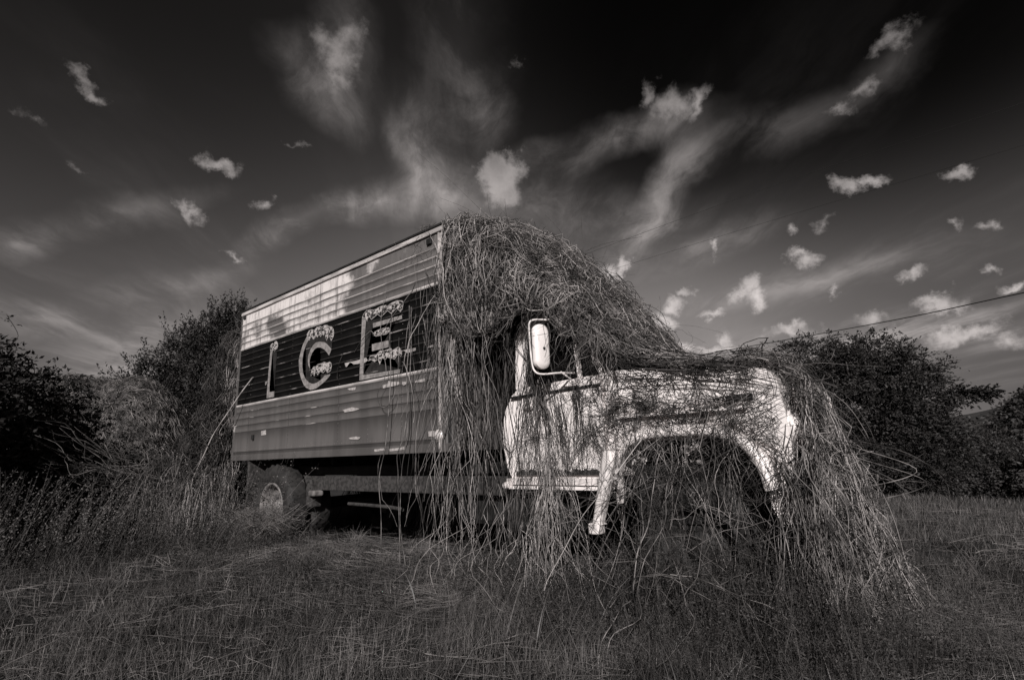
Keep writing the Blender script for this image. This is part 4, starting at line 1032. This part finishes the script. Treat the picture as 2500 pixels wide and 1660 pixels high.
stem([(-.95, -.02, 2.85), (-1.0, -.05, 2.5), (-.86, -.08, 2.0), (-.98, -.10, 1.72), (-.85, -.10, 1.6), (-.72, -.08, 1.75), (-.66, -.05, 2.3)], [.003, .0035, .003], 'vine', 'long looping vine hanging before the front of the letter E')
for i in range(3):
    x = (-.55, -.50, -.82)[i]
    stem([(x, -.04, 2.6), (x + .05, -.08, 1.9), (x + .02, -.1, 1.3), (x - .06, -.12, .9), (x - .02, -.12, .15)], [.004, .005, .003], 'vine', ['knotted hanging vine stem nearest the box corner reaching the ground', 'twisted pale vine hanging below the grey band beside another stem', 'single thin vine dropping past the bottom rail to the grass'][i])

# ------------------------------------------------------------------ grass
def wedge(N, r0, r1, a0=-56, a1=52, pw=1.0):
    """ground points in a wide fan in front of the viewer; angles from the view axis, + = right"""
    r = np.sqrt(rng.uniform(r0 ** 2, r1 ** 2, N)); a = np.radians(rng.uniform(a0, a1, N)) + math.atan2(CF[0], CF[1])
    return CAMP[0] + r * np.sin(a), CAMP[1] + r * np.cos(a)
def under_truck(x, y): return (x > -4.6) & (x < 2.4) & (y > .25) & (y < 2.6)
def blades(x, y, h, w, lean, curve, seg=2, base=None, windx=.15):
    N = len(x); z = gh(x, y) - .01 if base is None else base
    a = rng.uniform(0, 2 * math.pi, N); d = np.stack([np.cos(a), np.sin(a), np.zeros(N)], -1)
    side = np.stack([-np.sin(a + rng.normal(size=N) * .6), np.cos(a), np.zeros(N)], -1)
    fa = rng.uniform(0, 2 * math.pi, N); side = np.stack([np.cos(fa), np.sin(fa), np.zeros(N)], -1)
    ln = np.abs(rng.normal(size=N)) * lean; cv = rng.uniform(0, 1, N) * curve
    base_ = np.stack([x, y, z], -1); V = []
    for k in range(seg + 1):
        t = k / seg
        c = base_ + d * (h * (ln * t + cv * t * t))[:, None] + np.stack([h * windx * t, 0 * h, h * t * np.sqrt(np.maximum(.15, 1 - (ln * t) ** 2 * .5)) - h * cv * t * t * .45], -1)
        ww = w * (1 - t * .92) * .5
        V.append(c - side * ww[:, None]); V.append(c + side * ww[:, None])
    V = np.stack(V, 1); k2 = 2 * (seg + 1); i0 = np.arange(N)[:, None] * k2
    F = np.concatenate([i0 + np.array([[2 * k, 2 * k + 1, 2 * k + 3, 2 * k + 2]]) for k in range(seg)], 1)
    return V.reshape(-1, 3), F.reshape(-1)
def patchy(x, y, s=1.0, seed=0):
    return .5 + .25 * (np.sin(x * 1.7 * s + seed) * np.cos(y * 2.1 * s + seed * 2) + np.sin(x * 3.9 * s + y * 2.7 * s + seed) * .7 + np.sin(y * 6.1 * s - x * 4.3 * s) * .5)
B = Batch()
for (N, r0, r1, h0, h1, w) in [(90000, 1.0, 4.6, .05, .15, .0042), (100000, 4.6, 9.5, .06, .16, .007), (90000, 9.5, 19, .07, .16, .015), (30000, 19, 45, .10, .2, .04)]:
    x, y = wedge(N, r0, r1); keep = ~under_truck(x, y) & (rng.random(N) < .05 + 1.1 * patchy(x, y, .9) * (.4 + patchy(x, y, 3.1, 9))); x, y = x[keep], y[keep]; N = len(x)
    h = rng.uniform(h0, h1, N) * (.35 + 1.25 * patchy(x, y, .7, 2) * patchy(x, y, 2.3, 5) * 1.7); V, F = blades(x, y, h, np.full(N, w) * rng.uniform(.6, 1.3, N), .45, .5)
    B.add(V, F, 4, 0)
for (N, r0, r1, h1, w) in [(9000, 1.0, 5.5, .24, .0045), (9000, 5.5, 12, .26, .008)]:
    x, y = wedge(N, r0, r1); keep = ~under_truck(x, y) & (rng.random(N) < patchy(x, y, 1.6, 8) ** 2 * 1.6); x, y = x[keep], y[keep]; N = len(x)
    V, F = blades(x, y, rng.uniform(.10, h1, N), np.full(N, w), .35, .7, seg=3); B.add(V, F, 4, 0)
N = 5000; x = rng.uniform(1.0, 3.2, N); y = .3 - np.abs(rng.normal(size=N)) * .6; V, F = blades(x, y, rng.uniform(.08, .30, N), rng.uniform(.003, .007, N), .4, .6, seg=3); B.add(V, F, 4, 0)
tx, ty = wedge(1500, 1.3, 13); kk = ~under_truck(tx, ty) & (rng.random(1500) < .3 + patchy(tx, ty, 1.3, 6)); tx, ty = tx[kk], ty[kk]
per = 42; rr_ = rng.uniform(.02, .10, (len(tx), 1)); x = (tx[:, None] + rng.normal(size=(len(tx), per)) * rr_).ravel(); y = (ty[:, None] + rng.normal(size=(len(ty), per)) * rr_).ravel(); hh_ = np.repeat(rng.uniform(.10, .32, len(tx)), per) * rng.uniform(.5, 1.1, len(x))
V, F = blades(x, y, hh_, np.full(len(x), .0055) * rng.uniform(.6, 1.4, len(x)), .42, .7, seg=3); B.add(V, F, 4, 0)
tx, ty = wedge(260, 1.5, 13); per = 30; x = (tx[:, None] + rng.normal(size=(260, per)) * .06).ravel(); y = (ty[:, None] + rng.normal(size=(260, per)) * .06).ravel()
V, F = blades(x, y, rng.uniform(.08, .24, len(x)), np.full(len(x), .005), .35, .4, seg=2); B.add(V, F, 4, 1)
# dry stubble
for (N, r0, r1, w, h1) in [(26000, 1.0, 5.0, .0032, .19), (26000, 5, 12, .006, .2), (14000, 12, 20, .012, .2)]:
    x, y = wedge(N, r0, r1); keep = ~under_truck(x, y) & (rng.random(N) < patchy(x, y, 1.3, 4)); x, y = x[keep], y[keep]; N = len(x)
    V, F = blades(x, y, rng.uniform(.06, h1, N), np.full(N, w), .22, .12, windx=.10); B.add(V, F, 4, 1)
tag(B.build('grass', ['grass', 'straw']), 'short rough grass and dry stubble of the field', 'grass', kind='stuff')
# flattened straw
B = Batch()
def straw(B, x, y, Lr, r, mi=0, zoff=(.01, .09), ang=None, lift=.0):
    N = len(x); n = 6; a = rng.uniform(0, 2 * math.pi, N) if ang is None else ang + rng.normal(size=N) * .5
    L_ = rng.uniform(*Lr, N); t = np.linspace(-.5, .5, n)[None, :]
    X = x[:, None] + np.cos(a)[:, None] * t * L_[:, None]; Y = y[:, None] + np.sin(a)[:, None] * t * L_[:, None]
    Z = gh(X, Y) + rng.uniform(*zoff, N)[:, None] + rng.normal(size=N)[:, None] * .12 * t * L_[:, None] + lift * (t + .5) * L_[:, None]
    P = np.stack([X, Y, Z], -1) + smooth_noise(N, n, .008, 4); B.tubes(P, rad(N, n, r * .6, r * 1.3), mi=mi)
x, y = wedge(5500, 1.5, 6.5); straw(B, x, y, (.08, .4), .0018)
x, y = wedge(5000, 6, 12); straw(B, x, y, (.15, .5), .0028)
N = 5200; x = rng.uniform(-4.2, .6, N); y = rng.normal(size=N) * .55 - .25; k_ = rng.random(N) < patchy(x, y, 1.1, 7) * .7; straw(B, x[k_], y[k_], (.15, .55), .0022, zoff=(.0, .10), ang=.1)
N = 3600; x = rng.normal(size=N) * .8 + 3.6; y = rng.normal(size=N) * .9 + .4; straw(B, x, y, (.12, .45), .0018, zoff=(.0, .08), ang=.5)
N = 700; x = rng.normal(size=N) * .35 + 4.6; y = rng.normal(size=N) * .35 + 3.4; straw(B, x, y, (.2, .7), .004, zoff=(.05, .15), ang=.6)
N = 60; x, y = wedge(N, 2.2, 6); straw(B, x, y, (.4, .9), .0035, zoff=(.05, .12), lift=.12)
N = 1200; x = rng.uniform(-4.2, -2.7, N); y = rng.normal(size=N) * .12 - .12; straw(B, x, y, (.2, .5), .003, zoff=(.02, .3), lift=.5)
tag(B.build('dry_straw', ['straw']), 'flattened dry straw lying over the grass', 'straw', kind='stuff')
# broad-bladed grass tufts
B = Batch()
for (px, py, k, hh, sp) in [(1130, 1420, 70, .34, .22), (1190, 1360, 90, .34, .3), (1240, 1480, 30, .42, .2), (1560, 1520, 45, .26, .3), (1680, 1500, 110, .30, .28), (1740, 1470, 60, .32, .25), (1460, 1540, 40, .22, .3), (1930, 1540, 60, .24, .3), (300, 1500, 60, .16, .5), (2200, 1520, 50, .2, .4), (1330, 1400, 30, .36, .2), (820, 1500, 60, .14, .5)]:
    d = ray(px, py); t = (0 - CAMP[2]) / d[2]; c = CAMP + d * t
    x = c[0] + rng.normal(size=k) * sp; y = c[1] + rng.normal(size=k) * sp
    V, F = blades(x, y, rng.uniform(.5, 1.2, k) * hh, rng.uniform(.006, .013, k), .35, .6, seg=6); B.add(V, F, 4, 0)
tag(B.build('tall_grass', ['grass_wide']), 'tufts of taller broad-bladed grass in the foreground', 'grass', kind='stuff')
# leafy weeds below the hood and cascade
def weeds(B, x, y, hmax, leaf, per, mi=0, ms=1):
    N = len(x); z = gh(x, y); h = rng.uniform(.35, 1, N) * hmax; n = 6; t = np.linspace(0, 1, n)[None, :, None]
    tip = np.stack([rng.normal(size=N) * .2 * h, rng.normal(size=N) * .2 * h, h], -1); b = np.stack([x, y, z], -1)
    P = b[:, None] + tip[:, None] * t + smooth_noise(N, n, .012, 4); B.tubes(P, rad(N, n, .001, .002), mi=ms)
    tt = rng.uniform(.2, 1, (N, per)); i = np.clip((tt * (n - 1)).astype(int), 0, n - 2); f = (tt * (n - 1) - i)[..., None]
    C = np.take_along_axis(P, i[..., None].repeat(3, 2), 1) * (1 - f) + np.take_along_axis(P, (i + 1)[..., None].repeat(3, 2), 1) * f
    leaves(B, C.reshape(-1, 3) + rng.normal(size=(N * per, 3)) * leaf * 1.6, leaf, mi, .32)
def leaves(B, C, s, mi=0, aspect=.5, up=.5, bias=None, nrmv=None):
    """pointed leaf quads at C; nrmv = preferred facing of each leaf"""
    N = len(C); a = rng.normal(size=(N, 3)); a[:, 2] *= .6
    if nrmv is not None:
        nv = nrmv + rng.normal(size=(N, 3)) * .55; nv /= np.linalg.norm(nv, axis=1, keepdims=True)
        a = a - nv * (a * nv).sum(1, keepdims=True)
    if bias is not None: a = a + bias
    a /= np.linalg.norm(a, axis=1, keepdims=True) + 1e-9
    r = rng.normal(size=(N, 3)); r[:, 2] += up * 2; b = np.cross(a, r if nrmv is None else nv); b /= np.linalg.norm(b, axis=1, keepdims=True) + 1e-9
    L_ = s * rng.uniform(.6, 1.4, (N, 1)); nn = np.cross(a, b) * L_ * .15
    V = np.stack([C - a * L_, C + b * L_ * aspect - a * L_ * .1 - nn, C + a * L_, C - b * L_ * aspect - a * L_ * .1 - nn], 1)
    B.add(V, np.arange(N * 4), 4, mi)
B = Batch()
N = 1300; x = rng.uniform(1.15, 2.95, N); y = .35 - np.abs(rng.normal(size=N)) * .45; weeds(B, x, y, .30, .0075, 52)
N = 450; x = rng.normal(size=N) * .35 + 2.75; y = rng.normal(size=N) * .3 - .1; weeds(B, x, y, .55, .0075, 56)
N = 500; x = rng.uniform(-4.9, -2.4, N); y = rng.normal(size=N) * .22 - .35; weeds(B, x, y, .34, .011, 34)
N = 400; x = rng.uniform(.2, 1.5, N); y = rng.uniform(-.3, .5, N); weeds(B, x, y, .32, .010, 34)
N = 260; x = rng.uniform(.4, 2.9, N); y = rng.uniform(.4, 2.2, N); weeds(B, x, y, .24, .018, 14)
x, y = wedge(1800, 1.6, 9); k_ = rng.random(1800) < patchy(x, y, 1.0, 11); weeds(B, x[k_], y[k_], .13, .010, 22)
N = 500; x = rng.uniform(-4.4, .2, N); y = rng.normal(size=N) * .5 - .6; weeds(B, x, y, .20, .012, 22)
N = 420; x = rng.uniform(1.5, 2.75, N); y = rng.uniform(-.1, .4, N); weeds(B, x, y, .62, .008, 48)
tag(B.build('leafy_weeds', ['leaf_weed', 'twig']), 'low leafy weeds crowding under the hood and along the wheels', 'weeds', kind='stuff')
# tall seed-headed weeds at left
B = Batch()
N = 430; px = rng.uniform(-160, 620, N); D = rng.uniform(7.0, 9.4, N)
pos = np.array([at(a, 1100, d) for a, d in zip(px, D)]); x, y = pos[:, 0], pos[:, 1]; z = gh(x, y)
keep = ~((x > -4.7) & (y > .1)); x, y, z = x[keep], y[keep], z[keep]; N = len(x)
h = rng.uniform(.45, 1.15, N); n = 8; t = np.linspace(0, 1, n)[None, :, None]
ln = np.stack([.28 + rng.normal(size=N) * .22, .20 + rng.normal(size=N) * .2, np.ones(N)], -1)
P = np.stack([x, y, z], -1)[:, None] + ln[:, None] * t * h[:, None, None] + smooth_noise(N, n, .02, 4); B.tubes(P, rad(N, n, .0018, .003), mi=1)
per = 34; tt = rng.uniform(.45, 1, (N, per)); i = np.clip((tt * (n - 1)).astype(int), 0, n - 2); f = (tt * (n - 1) - i)[..., None]
C = np.take_along_axis(P, i[..., None].repeat(3, 2), 1) * (1 - f) + np.take_along_axis(P, (i + 1)[..., None].repeat(3, 2), 1) * f
leaves(B, (C + rng.normal(size=C.shape) * .022).reshape(-1, 3), .0085, 2, .8)
weeds(B, x + rng.normal(size=N) * .2, y + rng.normal(size=N) * .2, .5, .018, 22, 0, 1)
# straight dry stalks beside the rear wheel
N = 90; x = rng.uniform(-5.3, -4.15, N); y = rng.uniform(-.7, -.05, N); S = np.stack([x, y, gh(x, y)], -1); n = 8; t = np.linspace(0, 1, n)[None, :, None]
P = S[:, None] + t * (np.stack([rng.normal(size=N) * .1, rng.normal(size=N) * .1, np.ones(N)], -1) * rng.uniform(.4, .95, N)[:, None])[:, None] + smooth_noise(N, n, .012, 4); B.tubes(P, rad(N, n, .003, .005), mi=3)
tag(B.build('seedhead_weeds', ['leaf_weed', 'seed', 'seed', 'vine_pale']), 'tall thin weeds with seed heads in front of the shrubs at left', 'weeds', kind='stuff')

# ------------------------------------------------------------------ trees and shrubs
def sprays(B, S, D, L, per, leaf, mi=0, nup=.7, width=.22, droop=.25):
    """leafy twigs: start S, direction D, length L; leaves sit along each twig in a flat fan that narrows to the tip"""
    N = len(S); t = rng.uniform(.05, 1, (N, per, 1)) ** .8
    up = np.array([0, 0, 1.0]); side = np.cross(D, up); side /= np.linalg.norm(side, axis=1, keepdims=True) + 1e-6
    w = L[:, None, None] * width * (1.12 - t)
    P = S[:, None] + D[:, None] * L[:, None, None] * t - up * (L[:, None, None] * droop * t * t) + side[:, None] * rng.uniform(-1, 1, (N, per, 1)) * w * 1.5 + rng.normal(size=(N, per, 3)) * w * .22
    nv = np.broadcast_to(up * nup + D[:, None] * .35, P.shape).reshape(-1, 3)
    bias = (np.broadcast_to(D[:, None], P.shape) * .9).reshape(-1, 3)
    leaves(B, P.reshape(-1, 3), leaf, mi, .42, .6, bias, nv)
def crown(name, blobs, nclump, per, leaf, m, parent, clump=.35, shell=(.70, 1.0), upward=0.0, spikes=0, inner=.15, twigs=7, **k_):
    B = Batch(); vol = np.array([b[1][0] * b[1][2] for b in blobs]); vol = vol / vol.sum()
    for (c, r), w in zip(blobs, vol):
        k = int(nclump * w); d = rng.normal(size=(k, 3)); d /= np.linalg.norm(d, axis=1, keepdims=True)
        wob = 1 + .13 * np.sin(d[:, 0:1] * 6 + c[0]) * np.cos(d[:, 2:3] * 7 + c[1]) + .08 * np.sin(d[:, 1:2] * 11 + d[:, 2:3] * 9)
        rr = rng.uniform(*shell, (k, 1)) * .88
        inn = rng.random((k, 1)) < inner; rr = np.where(inn, rng.uniform(.3, .7, (k, 1)), rr)
        cc = np.array(c) + d * rr * wob * np.array(r)
        dd = d[:, None] * .75 + rng.normal(size=(k, twigs, 3)) * .55; dd[..., 2] = dd[..., 2] * .75 + upward
        dd /= np.linalg.norm(dd, axis=2, keepdims=True)
        Ls = clump * rng.uniform(.5, 1.35, (k, 1)) * rng.uniform(.7, 1.2, (k, twigs))
        sprays(B, np.repeat(cc, twigs, 0), dd.reshape(-1, 3), Ls.reshape(-1), max(6, int(per / twigs)), leaf, 0, droop=.25 if upward < .3 else 0)
        if spikes:
            ks = int(spikes * w) + 1; d = rng.normal(size=(ks, 3)); d[:, 2] = np.abs(d[:, 2]) * .9 - .25; d /= np.linalg.norm(d, axis=1, keepdims=True)
            s0 = np.array(c) + d * np.array(r) * .85; up = d * np.array([.5, .5, .3]) + np.array([0, 0, .9])
            for q in range(4):
                u2 = up + rng.normal(size=(ks, 3)) * .22; u2 /= np.linalg.norm(u2, axis=1, keepdims=True)
                sprays(B, s0 + rng.normal(size=(ks, 3)) * .06, u2, rng.uniform(.6, 1.5, ks) * clump * 1.7, 34, leaf, 0, .3, .20, 0)
    return B.build(name, m, parent)
def trunk(parent, base, top, r, k=6, reach=1.0, m='bark'):
    B = Batch(); base = np.array(base, float); top = np.array(top, float)
    c, rr = polytube([base, base * .5 + top * .5 + rng.normal(size=3) * .08, top], [r, r * .7, r * .35], 7, 14); B.tubes(c[None], rr[None], 7)
    for i in range(k):
        s = c[int(3 + i * 10 / k)]; d = rng.normal(size=3); d[2] = abs(d[2]) * .7 + .2; d /= np.linalg.norm(d)
        e = s + d * reach * random.uniform(.6, 1.1); cc, r2 = polytube([s, (s + e) / 2 + rng.normal(size=3) * .1 * reach, e], [r * .4, r * .25, r * .1], 5, 10); B.tubes(cc[None], r2[None], 5)
    return B.build('trunk', m, parent, True)
def tree(name, label, cat, base, blobs, nclump, per, leaf, m, clump, tr=.12, grp=None, **k):
    e = empty(name, base); tag(e, label, cat, grp)
    bb = np.array(base, float); bl = [(np.array(c) - bb, r) for c, r in blobs]
    t = np.mean([c for c, r in bl], 0); trunk(e, (0, 0, -.1), t + np.array([0, 0, bl[0][1][2] * .5]), tr, 9, min(bl[0][1]) * .9)
    crown('crown', bl, nclump, per, leaf, m, e, clump, **k)
    return e
def gpt(px, D):
    p = at(px, 1000, D); return (p[0], p[1], float(gh(p[0], p[1])))
# big broad tree at right
b = [(at(1955, 925, 20.5), (1.9, 2.0, 1.55)), (at(1800, 915, 20.3), (1.5, 1.4, 1.35)), (at(2060, 930, 20.0), (1.35, 1.5, 1.45)), (at(2110, 1030, 19.5), (1.15, 1.3, 1.3)), (at(2010, 1050, 19.3), (2.1, 1.5, 1.4)), (at(2170, 1030, 20.5), (.7, 1.0, 1.0)), (at(1860, 845, 20.5), (1.35, 1.1, .95)), (at(2000, 845, 20.5), (1.3, 1.1, .95)), (at(2095, 860, 20.3), (.85, .9, .7)), (at(1960, 830, 20.4), (.8, .9, .5))]
tree('broad_tree', 'large dark round-crowned tree behind the hood at right', 'tree', gpt(2000, 20.5), b, 1500, 112, .042, 'leaf_dark', .62, .22, shell=(.74, 1.04), inner=.10)
# its long side branch
B = Batch()
a, e_ = at(2150, 925, 19.5), at(2290, 905, 19.5)
for k in range(150):
    t = random.random(); c = a * (1 - t) + e_ * t + np.array([0, 0, .10 * math.sin(t * 7) + .15 * math.sin(t * 3.1)])
    dv_ = (e_ - a) / np.linalg.norm(e_ - a) * .8 + rng.normal(size=3) * .5; sprays(B, c[None], (dv_ / np.linalg.norm(dv_))[None], np.array([.45 * (1.2 - t * .6)]), 24, .042, 0)
cc, r2 = polytube([a, a * .5 + e_ * .5 + np.array([0, 0, .15]), e_], [.05, .02], 5, 12); B.tubes(cc[None], r2[None], 5)
side_branch = B.build('side_branch', ['leaf_dark']); bt = bpy.data.objects['broad_tree']; side_branch.parent = bt; side_branch.location = (-bt.location)
# trees further right
FT = [(2250, 30, 1015, .0, 1.5, 'dark bushy tree just right of the large round tree'), (2335, 34, 1035, .7, 2.2, 'small tree with a pale trunk at the right edge of the field'), (2430, 30, 1000, .3, 2.4, 'dark tree standing beyond the right edge of the field'), (2210, 40, 990, .2, 2.6, 'dim tree between the large tree and the hillside'), (2140, 44, 1040, .2, 3.0, 'far tree seen low behind the large tree crown'), (2290, 52, 1010, .3, 3.2, 'tall far tree before the wooded hill')]
for (px, D, pt, lift, r, lab) in FT:
    g = gpt(px, D); top = at(px, pt, D)[2]; h = (top - g[2] - lift) / 2
    c = (g[0], g[1], g[2] + lift + h)
    tree('field_tree', lab, 'tree', g, [(c, (r, r, h)), ((c[0] + r * .6, c[1] + .3, c[2] - h * .25), (r * .7, r * .7, h * .75)), ((c[0] - r * .6, c[1] - .3, c[2] - h * .3), (r * .7, r * .7, h * .7))], 420, 70, .06 * D / 30, 'leaf_mid' if D > 27 else 'leaf_dark', .6, .12, 'trees beyond the field at right')
# dark trees behind the truck and the left bushes
b = [(at(500, 880, 19), (1.25, 1.3, 1.9)), (at(560, 860, 19.5), (1.2, 1.3, 1.9)), (at(545, 950, 18.5), (1.6, 1.5, 1.7)), (at(478, 790, 19), (.42, .5, 1.1)), (at(545, 780, 19.3), (.4, .5, 1.0)), (at(408, 850, 18.5), (.38, .5, 1.05)), (at(340, 880, 18.8), (.35, .5, .7)), (at(430, 960, 18.5), (1.2, 1.2, 1.3)), (at(355, 915, 19), (.7, .8, .75)), (at(300, 915, 19), (.5, .6, .45))]
tree('bushy_evergreen', 'dark spiky bush-like tree rising behind the rear edge of the box', 'tree', gpt(500, 19), b, 1500, 70, .036, 'leaf_dark', .42, .14, spikes=260, upward=.6)
# mound of thatch at left
def mound():
    c = at(270, 1000, 14.5); V = []; F = []; nx, ny = 60, 40
    rt = np.array([CR[0], CR[1], 0]); rt /= np.linalg.norm(rt); fw = np.array([CF[0], CF[1], 0]); fw /= np.linalg.norm(fw)
    gx = np.linspace(-4.2, 3.8, nx); gy = np.linspace(-2.6, 5, ny)
    X, Y = np.meshgrid(gx, gy, indexing='ij')
    H = 3.35 * np.exp(-(np.abs((X + 1.3) / 2.9)) ** 3.0) * ss(-2.6, .8, Y) * ss(5, 1, Y)
    H += (.10 * np.sin(X * 3.1 + Y * 2) + .07 * np.sin(X * 6.3 - Y * 5)) * ss(.1, .8, H)
    W_x = c[0] + rt[0] * X + fw[0] * Y; W_y = c[1] + rt[1] * X + fw[1] * Y
    base = gh(W_x, W_y) - .06
    G = np.stack([W_x, W_y, base + H], -1)
    idx = np.arange(nx * ny).reshape(nx, ny)
    q = np.stack([idx[:-1, :-1], idx[1:, :-1], idx[1:, 1:], idx[:-1, 1:]], -1)
    o = npmesh('earth_mound', G.reshape(-1, 3), q.reshape(-1), 4, 'mound', None, True)
    tag(o, kind='structure')
    return G
GM = mound()
B = Batch()
N, n = 9000, 8
B.tubes(walk(GM, N, n, .09, .0, 1.2, .2, (.01, .12), v0=(.0, .62), kink=.1), rad(N, n, .004, .009), mi=0)
leafC = grid_eval(GM, rng.uniform(0, 1, 9000), rng.uniform(0, .35, 9000)) + rng.normal(size=(9000, 3)) * .08; leaves(B, leafC, .05, 1)
sprigs(B, GM, 45, .5, 0, (.1, .8), (.4, .6))
tag(B.build('mound_vines', ['vine', 'leaf_mid']), 'thin dry vines matted over the mound at left', 'vines', kind='stuff')
# overgrown shrubs at the left edge
def shrub(label, blobs, base, n_, leaf=.055, twigs=0, m='leaf_dark'):
    e = empty('overgrown_shrub', base); tag(e, label, 'shrub', 'shrubs along the left edge')
    bb = np.array(base, float); bl = [(np.array(c) - bb, r) for c, r in blobs]
    trunk(e, (0, 0, -.1), bl[0][0], .07, 10, min(bl[0][1]))
    crown('crown', bl, n_, 56, leaf * .75, m, e, .34, inner=.2)
    if twigs:
        B = Batch()
        for k in range(twigs):
            c0, r0 = bl[k % len(bl)]; d = rng.normal(size=3); d[2] = abs(d[2]) + .5; d[1] *= .5; d /= np.linalg.norm(d)
            s = np.array(c0) + d * np.array(r0) * .9; e2 = s + (d * .7 + np.array([.35, .25, .1]) * rng.normal() + np.array([0, 0, .2])) * random.uniform(.3, .75)
            mid = (s + e2) / 2 + rng.normal(size=3) * .1; c, r = polytube([s, mid, e2, e2 + rng.normal(size=3) * .12 - np.array([0, 0, .08])], [.008, .006, .003], 4, 16); B.tubes(c[None], r[None], 4, 1)
            pk = rng.integers(4, 16, 14); leaves(B, c[pk] + rng.normal(size=(14, 3)) * .035, .032, 0, .42)
        tw = B.build('twigs', [m, 'twig'], e); join_into([c_ for c_ in e.children if c_.name.startswith('crown')][0], [tw])
shrub('tall dark shrub with leafy twigs against the sky at the left edge', [(at(-40, 1070, 10.6), (1.0, 1.2, 1.85)), (at(-200, 1060, 10.4), (1.3, 1.5, 2.2)), (at(65, 1080, 10.8), (.65, .9, 1.25)), (at(130, 1110, 11.2), (.5, .8, .95))], gpt(0, 10.6), 1500, .05, 16)
shrub('low dark shrub in front of the mound', [(at(180, 1130, 10.8), (1.1, 1.0, .62)), (at(330, 1135, 11.0), (1.0, 1.0, .45)), (at(420, 1130, 11.2), (.7, .9, .4))], gpt(250, 10.9), 900, .05, 8)
# shade tree added left behind the viewer, outside the picture, to darken the shrubs
def shade_tree(x, y, h, r, lab):
    z = float(gh(x, y)); tree('added_shade_tree', lab, 'tree', (x, y, z), [((x, y, z + h), (r, r, r * .85)), ((x + r * .5, y - r * .4, z + h * .8), (r * .7, r * .7, r * .6)), ((x - r * .6, y + .2, z + h * .75), (r * .7, r * .7, r * .6))], 700, 60, .12, 'leaf_mid', .8, .25)
shade_tree(-2.7, -9.6, 4.1, 2.2, 'unseen tree added left of the viewer to shade the shrubs')

# ------------------------------------------------------------------ hills
def hills():
    V = []; F = []; n = 160; rows = [(0, 0), (.25, .35), (.5, .68), (.75, .9), (1, 1)]
    A0 = math.atan2(CF[0], CF[1])
    for i in range(n):
        a = A0 + math.radians(-80 + 160 * i / (n - 1)); deg = -80 + 160 * i / (n - 1)
        h = 7 + 3.2 * math.sin(deg * .16 + 2) + 1.5 * math.sin(deg * .5) + .5 * math.sin(deg * 2.3) + .35 * math.sin(deg * 5.7 + 1)
        h += 17 * math.exp(-((deg - 45.5) / 2.6) ** 2)
        for (f, g) in rows:
            D = 230 + 120 * f
            V.append((CAMP[0] + math.sin(a) * D, CAMP[1] + math.cos(a) * D, -16 + (h + 16) * g + (random.random() - .5) * 1.2))
    k = len(rows)
    for i in range(n - 1):
        for j in range(k - 1): F.append((i * k + j, (i + 1) * k + j, (i + 1) * k + j + 1, i * k + j + 1))
    o = npmesh('hills', V, F, 4, 'hill', None, True); tag(o, kind='structure')
hills()
# woodland covering the hill flank at right
B = Batch()
A0 = math.atan2(CF[0], CF[1])
N = 2600; deg = rng.uniform(34, 62, N); D = rng.uniform(150, 340, N); a = A0 + np.radians(deg)
hh = -14 + (18 + 18 * np.exp(-((deg - 45.5) / 2.8) ** 2)) * ss(190, 335, D) * .92
C = np.stack([CAMP[0] + np.sin(a) * D, CAMP[1] + np.cos(a) * D, hh + 1.5], -1)
pts = (C[:, None] + rng.normal(size=(N, 26, 3)) * np.array([1.9, 1.9, 1.5])).reshape(-1, 3); leaves(B, pts, .8, 0, .6)
tag(B.build('hillside_wood', ['leaf_mid']), 'woodland covering the distant hill at right', 'woodland', kind='stuff')

# ------------------------------------------------------------------ power line
pole_p = at(1005, 1000, 42.0); pz = float(gh(pole_p[0], pole_p[1]))
tops = [at(1003, 716, 42.0), at(1003, 748, 42.0), at(1003, 925, 42.0)]
pole = empty('utility_pole', (pole_p[0], pole_p[1], pz)); tag(pole, 'wooden utility pole carrying three wires, hidden behind the truck box', 'utility pole')
B = Batch(); c, r = polytube([(0, 0, -.3), (0, 0, 6), (0, 0, tops[0][2] - pz + .3)], [.16, .13, .11], 8, 8); B.tubes(c[None], r[None], 8); B.build('pole_shaft', 'bark', pole, True)
box('cross_arm', (-.9, -.06, tops[0][2] - pz - .25), (.9, .06, tops[0][2] - pz - .12), 'bark', pole)
WR = [((2361, 237), (1700, 458), .010, 'upper thin power wire crossing the sky at right'), ((2361, 335), (1700, 533), .008, 'lower thin power wire crossing the sky at right'), ((2361, 675), (1900, 768), .026, 'thick cable sagging over the tree at right')]
for i, (q, m1, r_, lab) in enumerate(WR):
    # second pole stands out of frame to the right
    D1 = 30.0
    far = at(*q, D1); mid = at(*m1, 34.5)
    a = tops[i]; ts = []
    ext = far + (far - mid) * .9 + np.array([0, 0, .15])
    c, r = polytube([a, mid, far, ext], r_, 6, 90)
    V, F = tube_geo(c[None], r[None], 6); tag(npmesh('power_wire', V, F, 4, 'wire', None, True), lab, 'wire', 'power wires from the hidden pole')
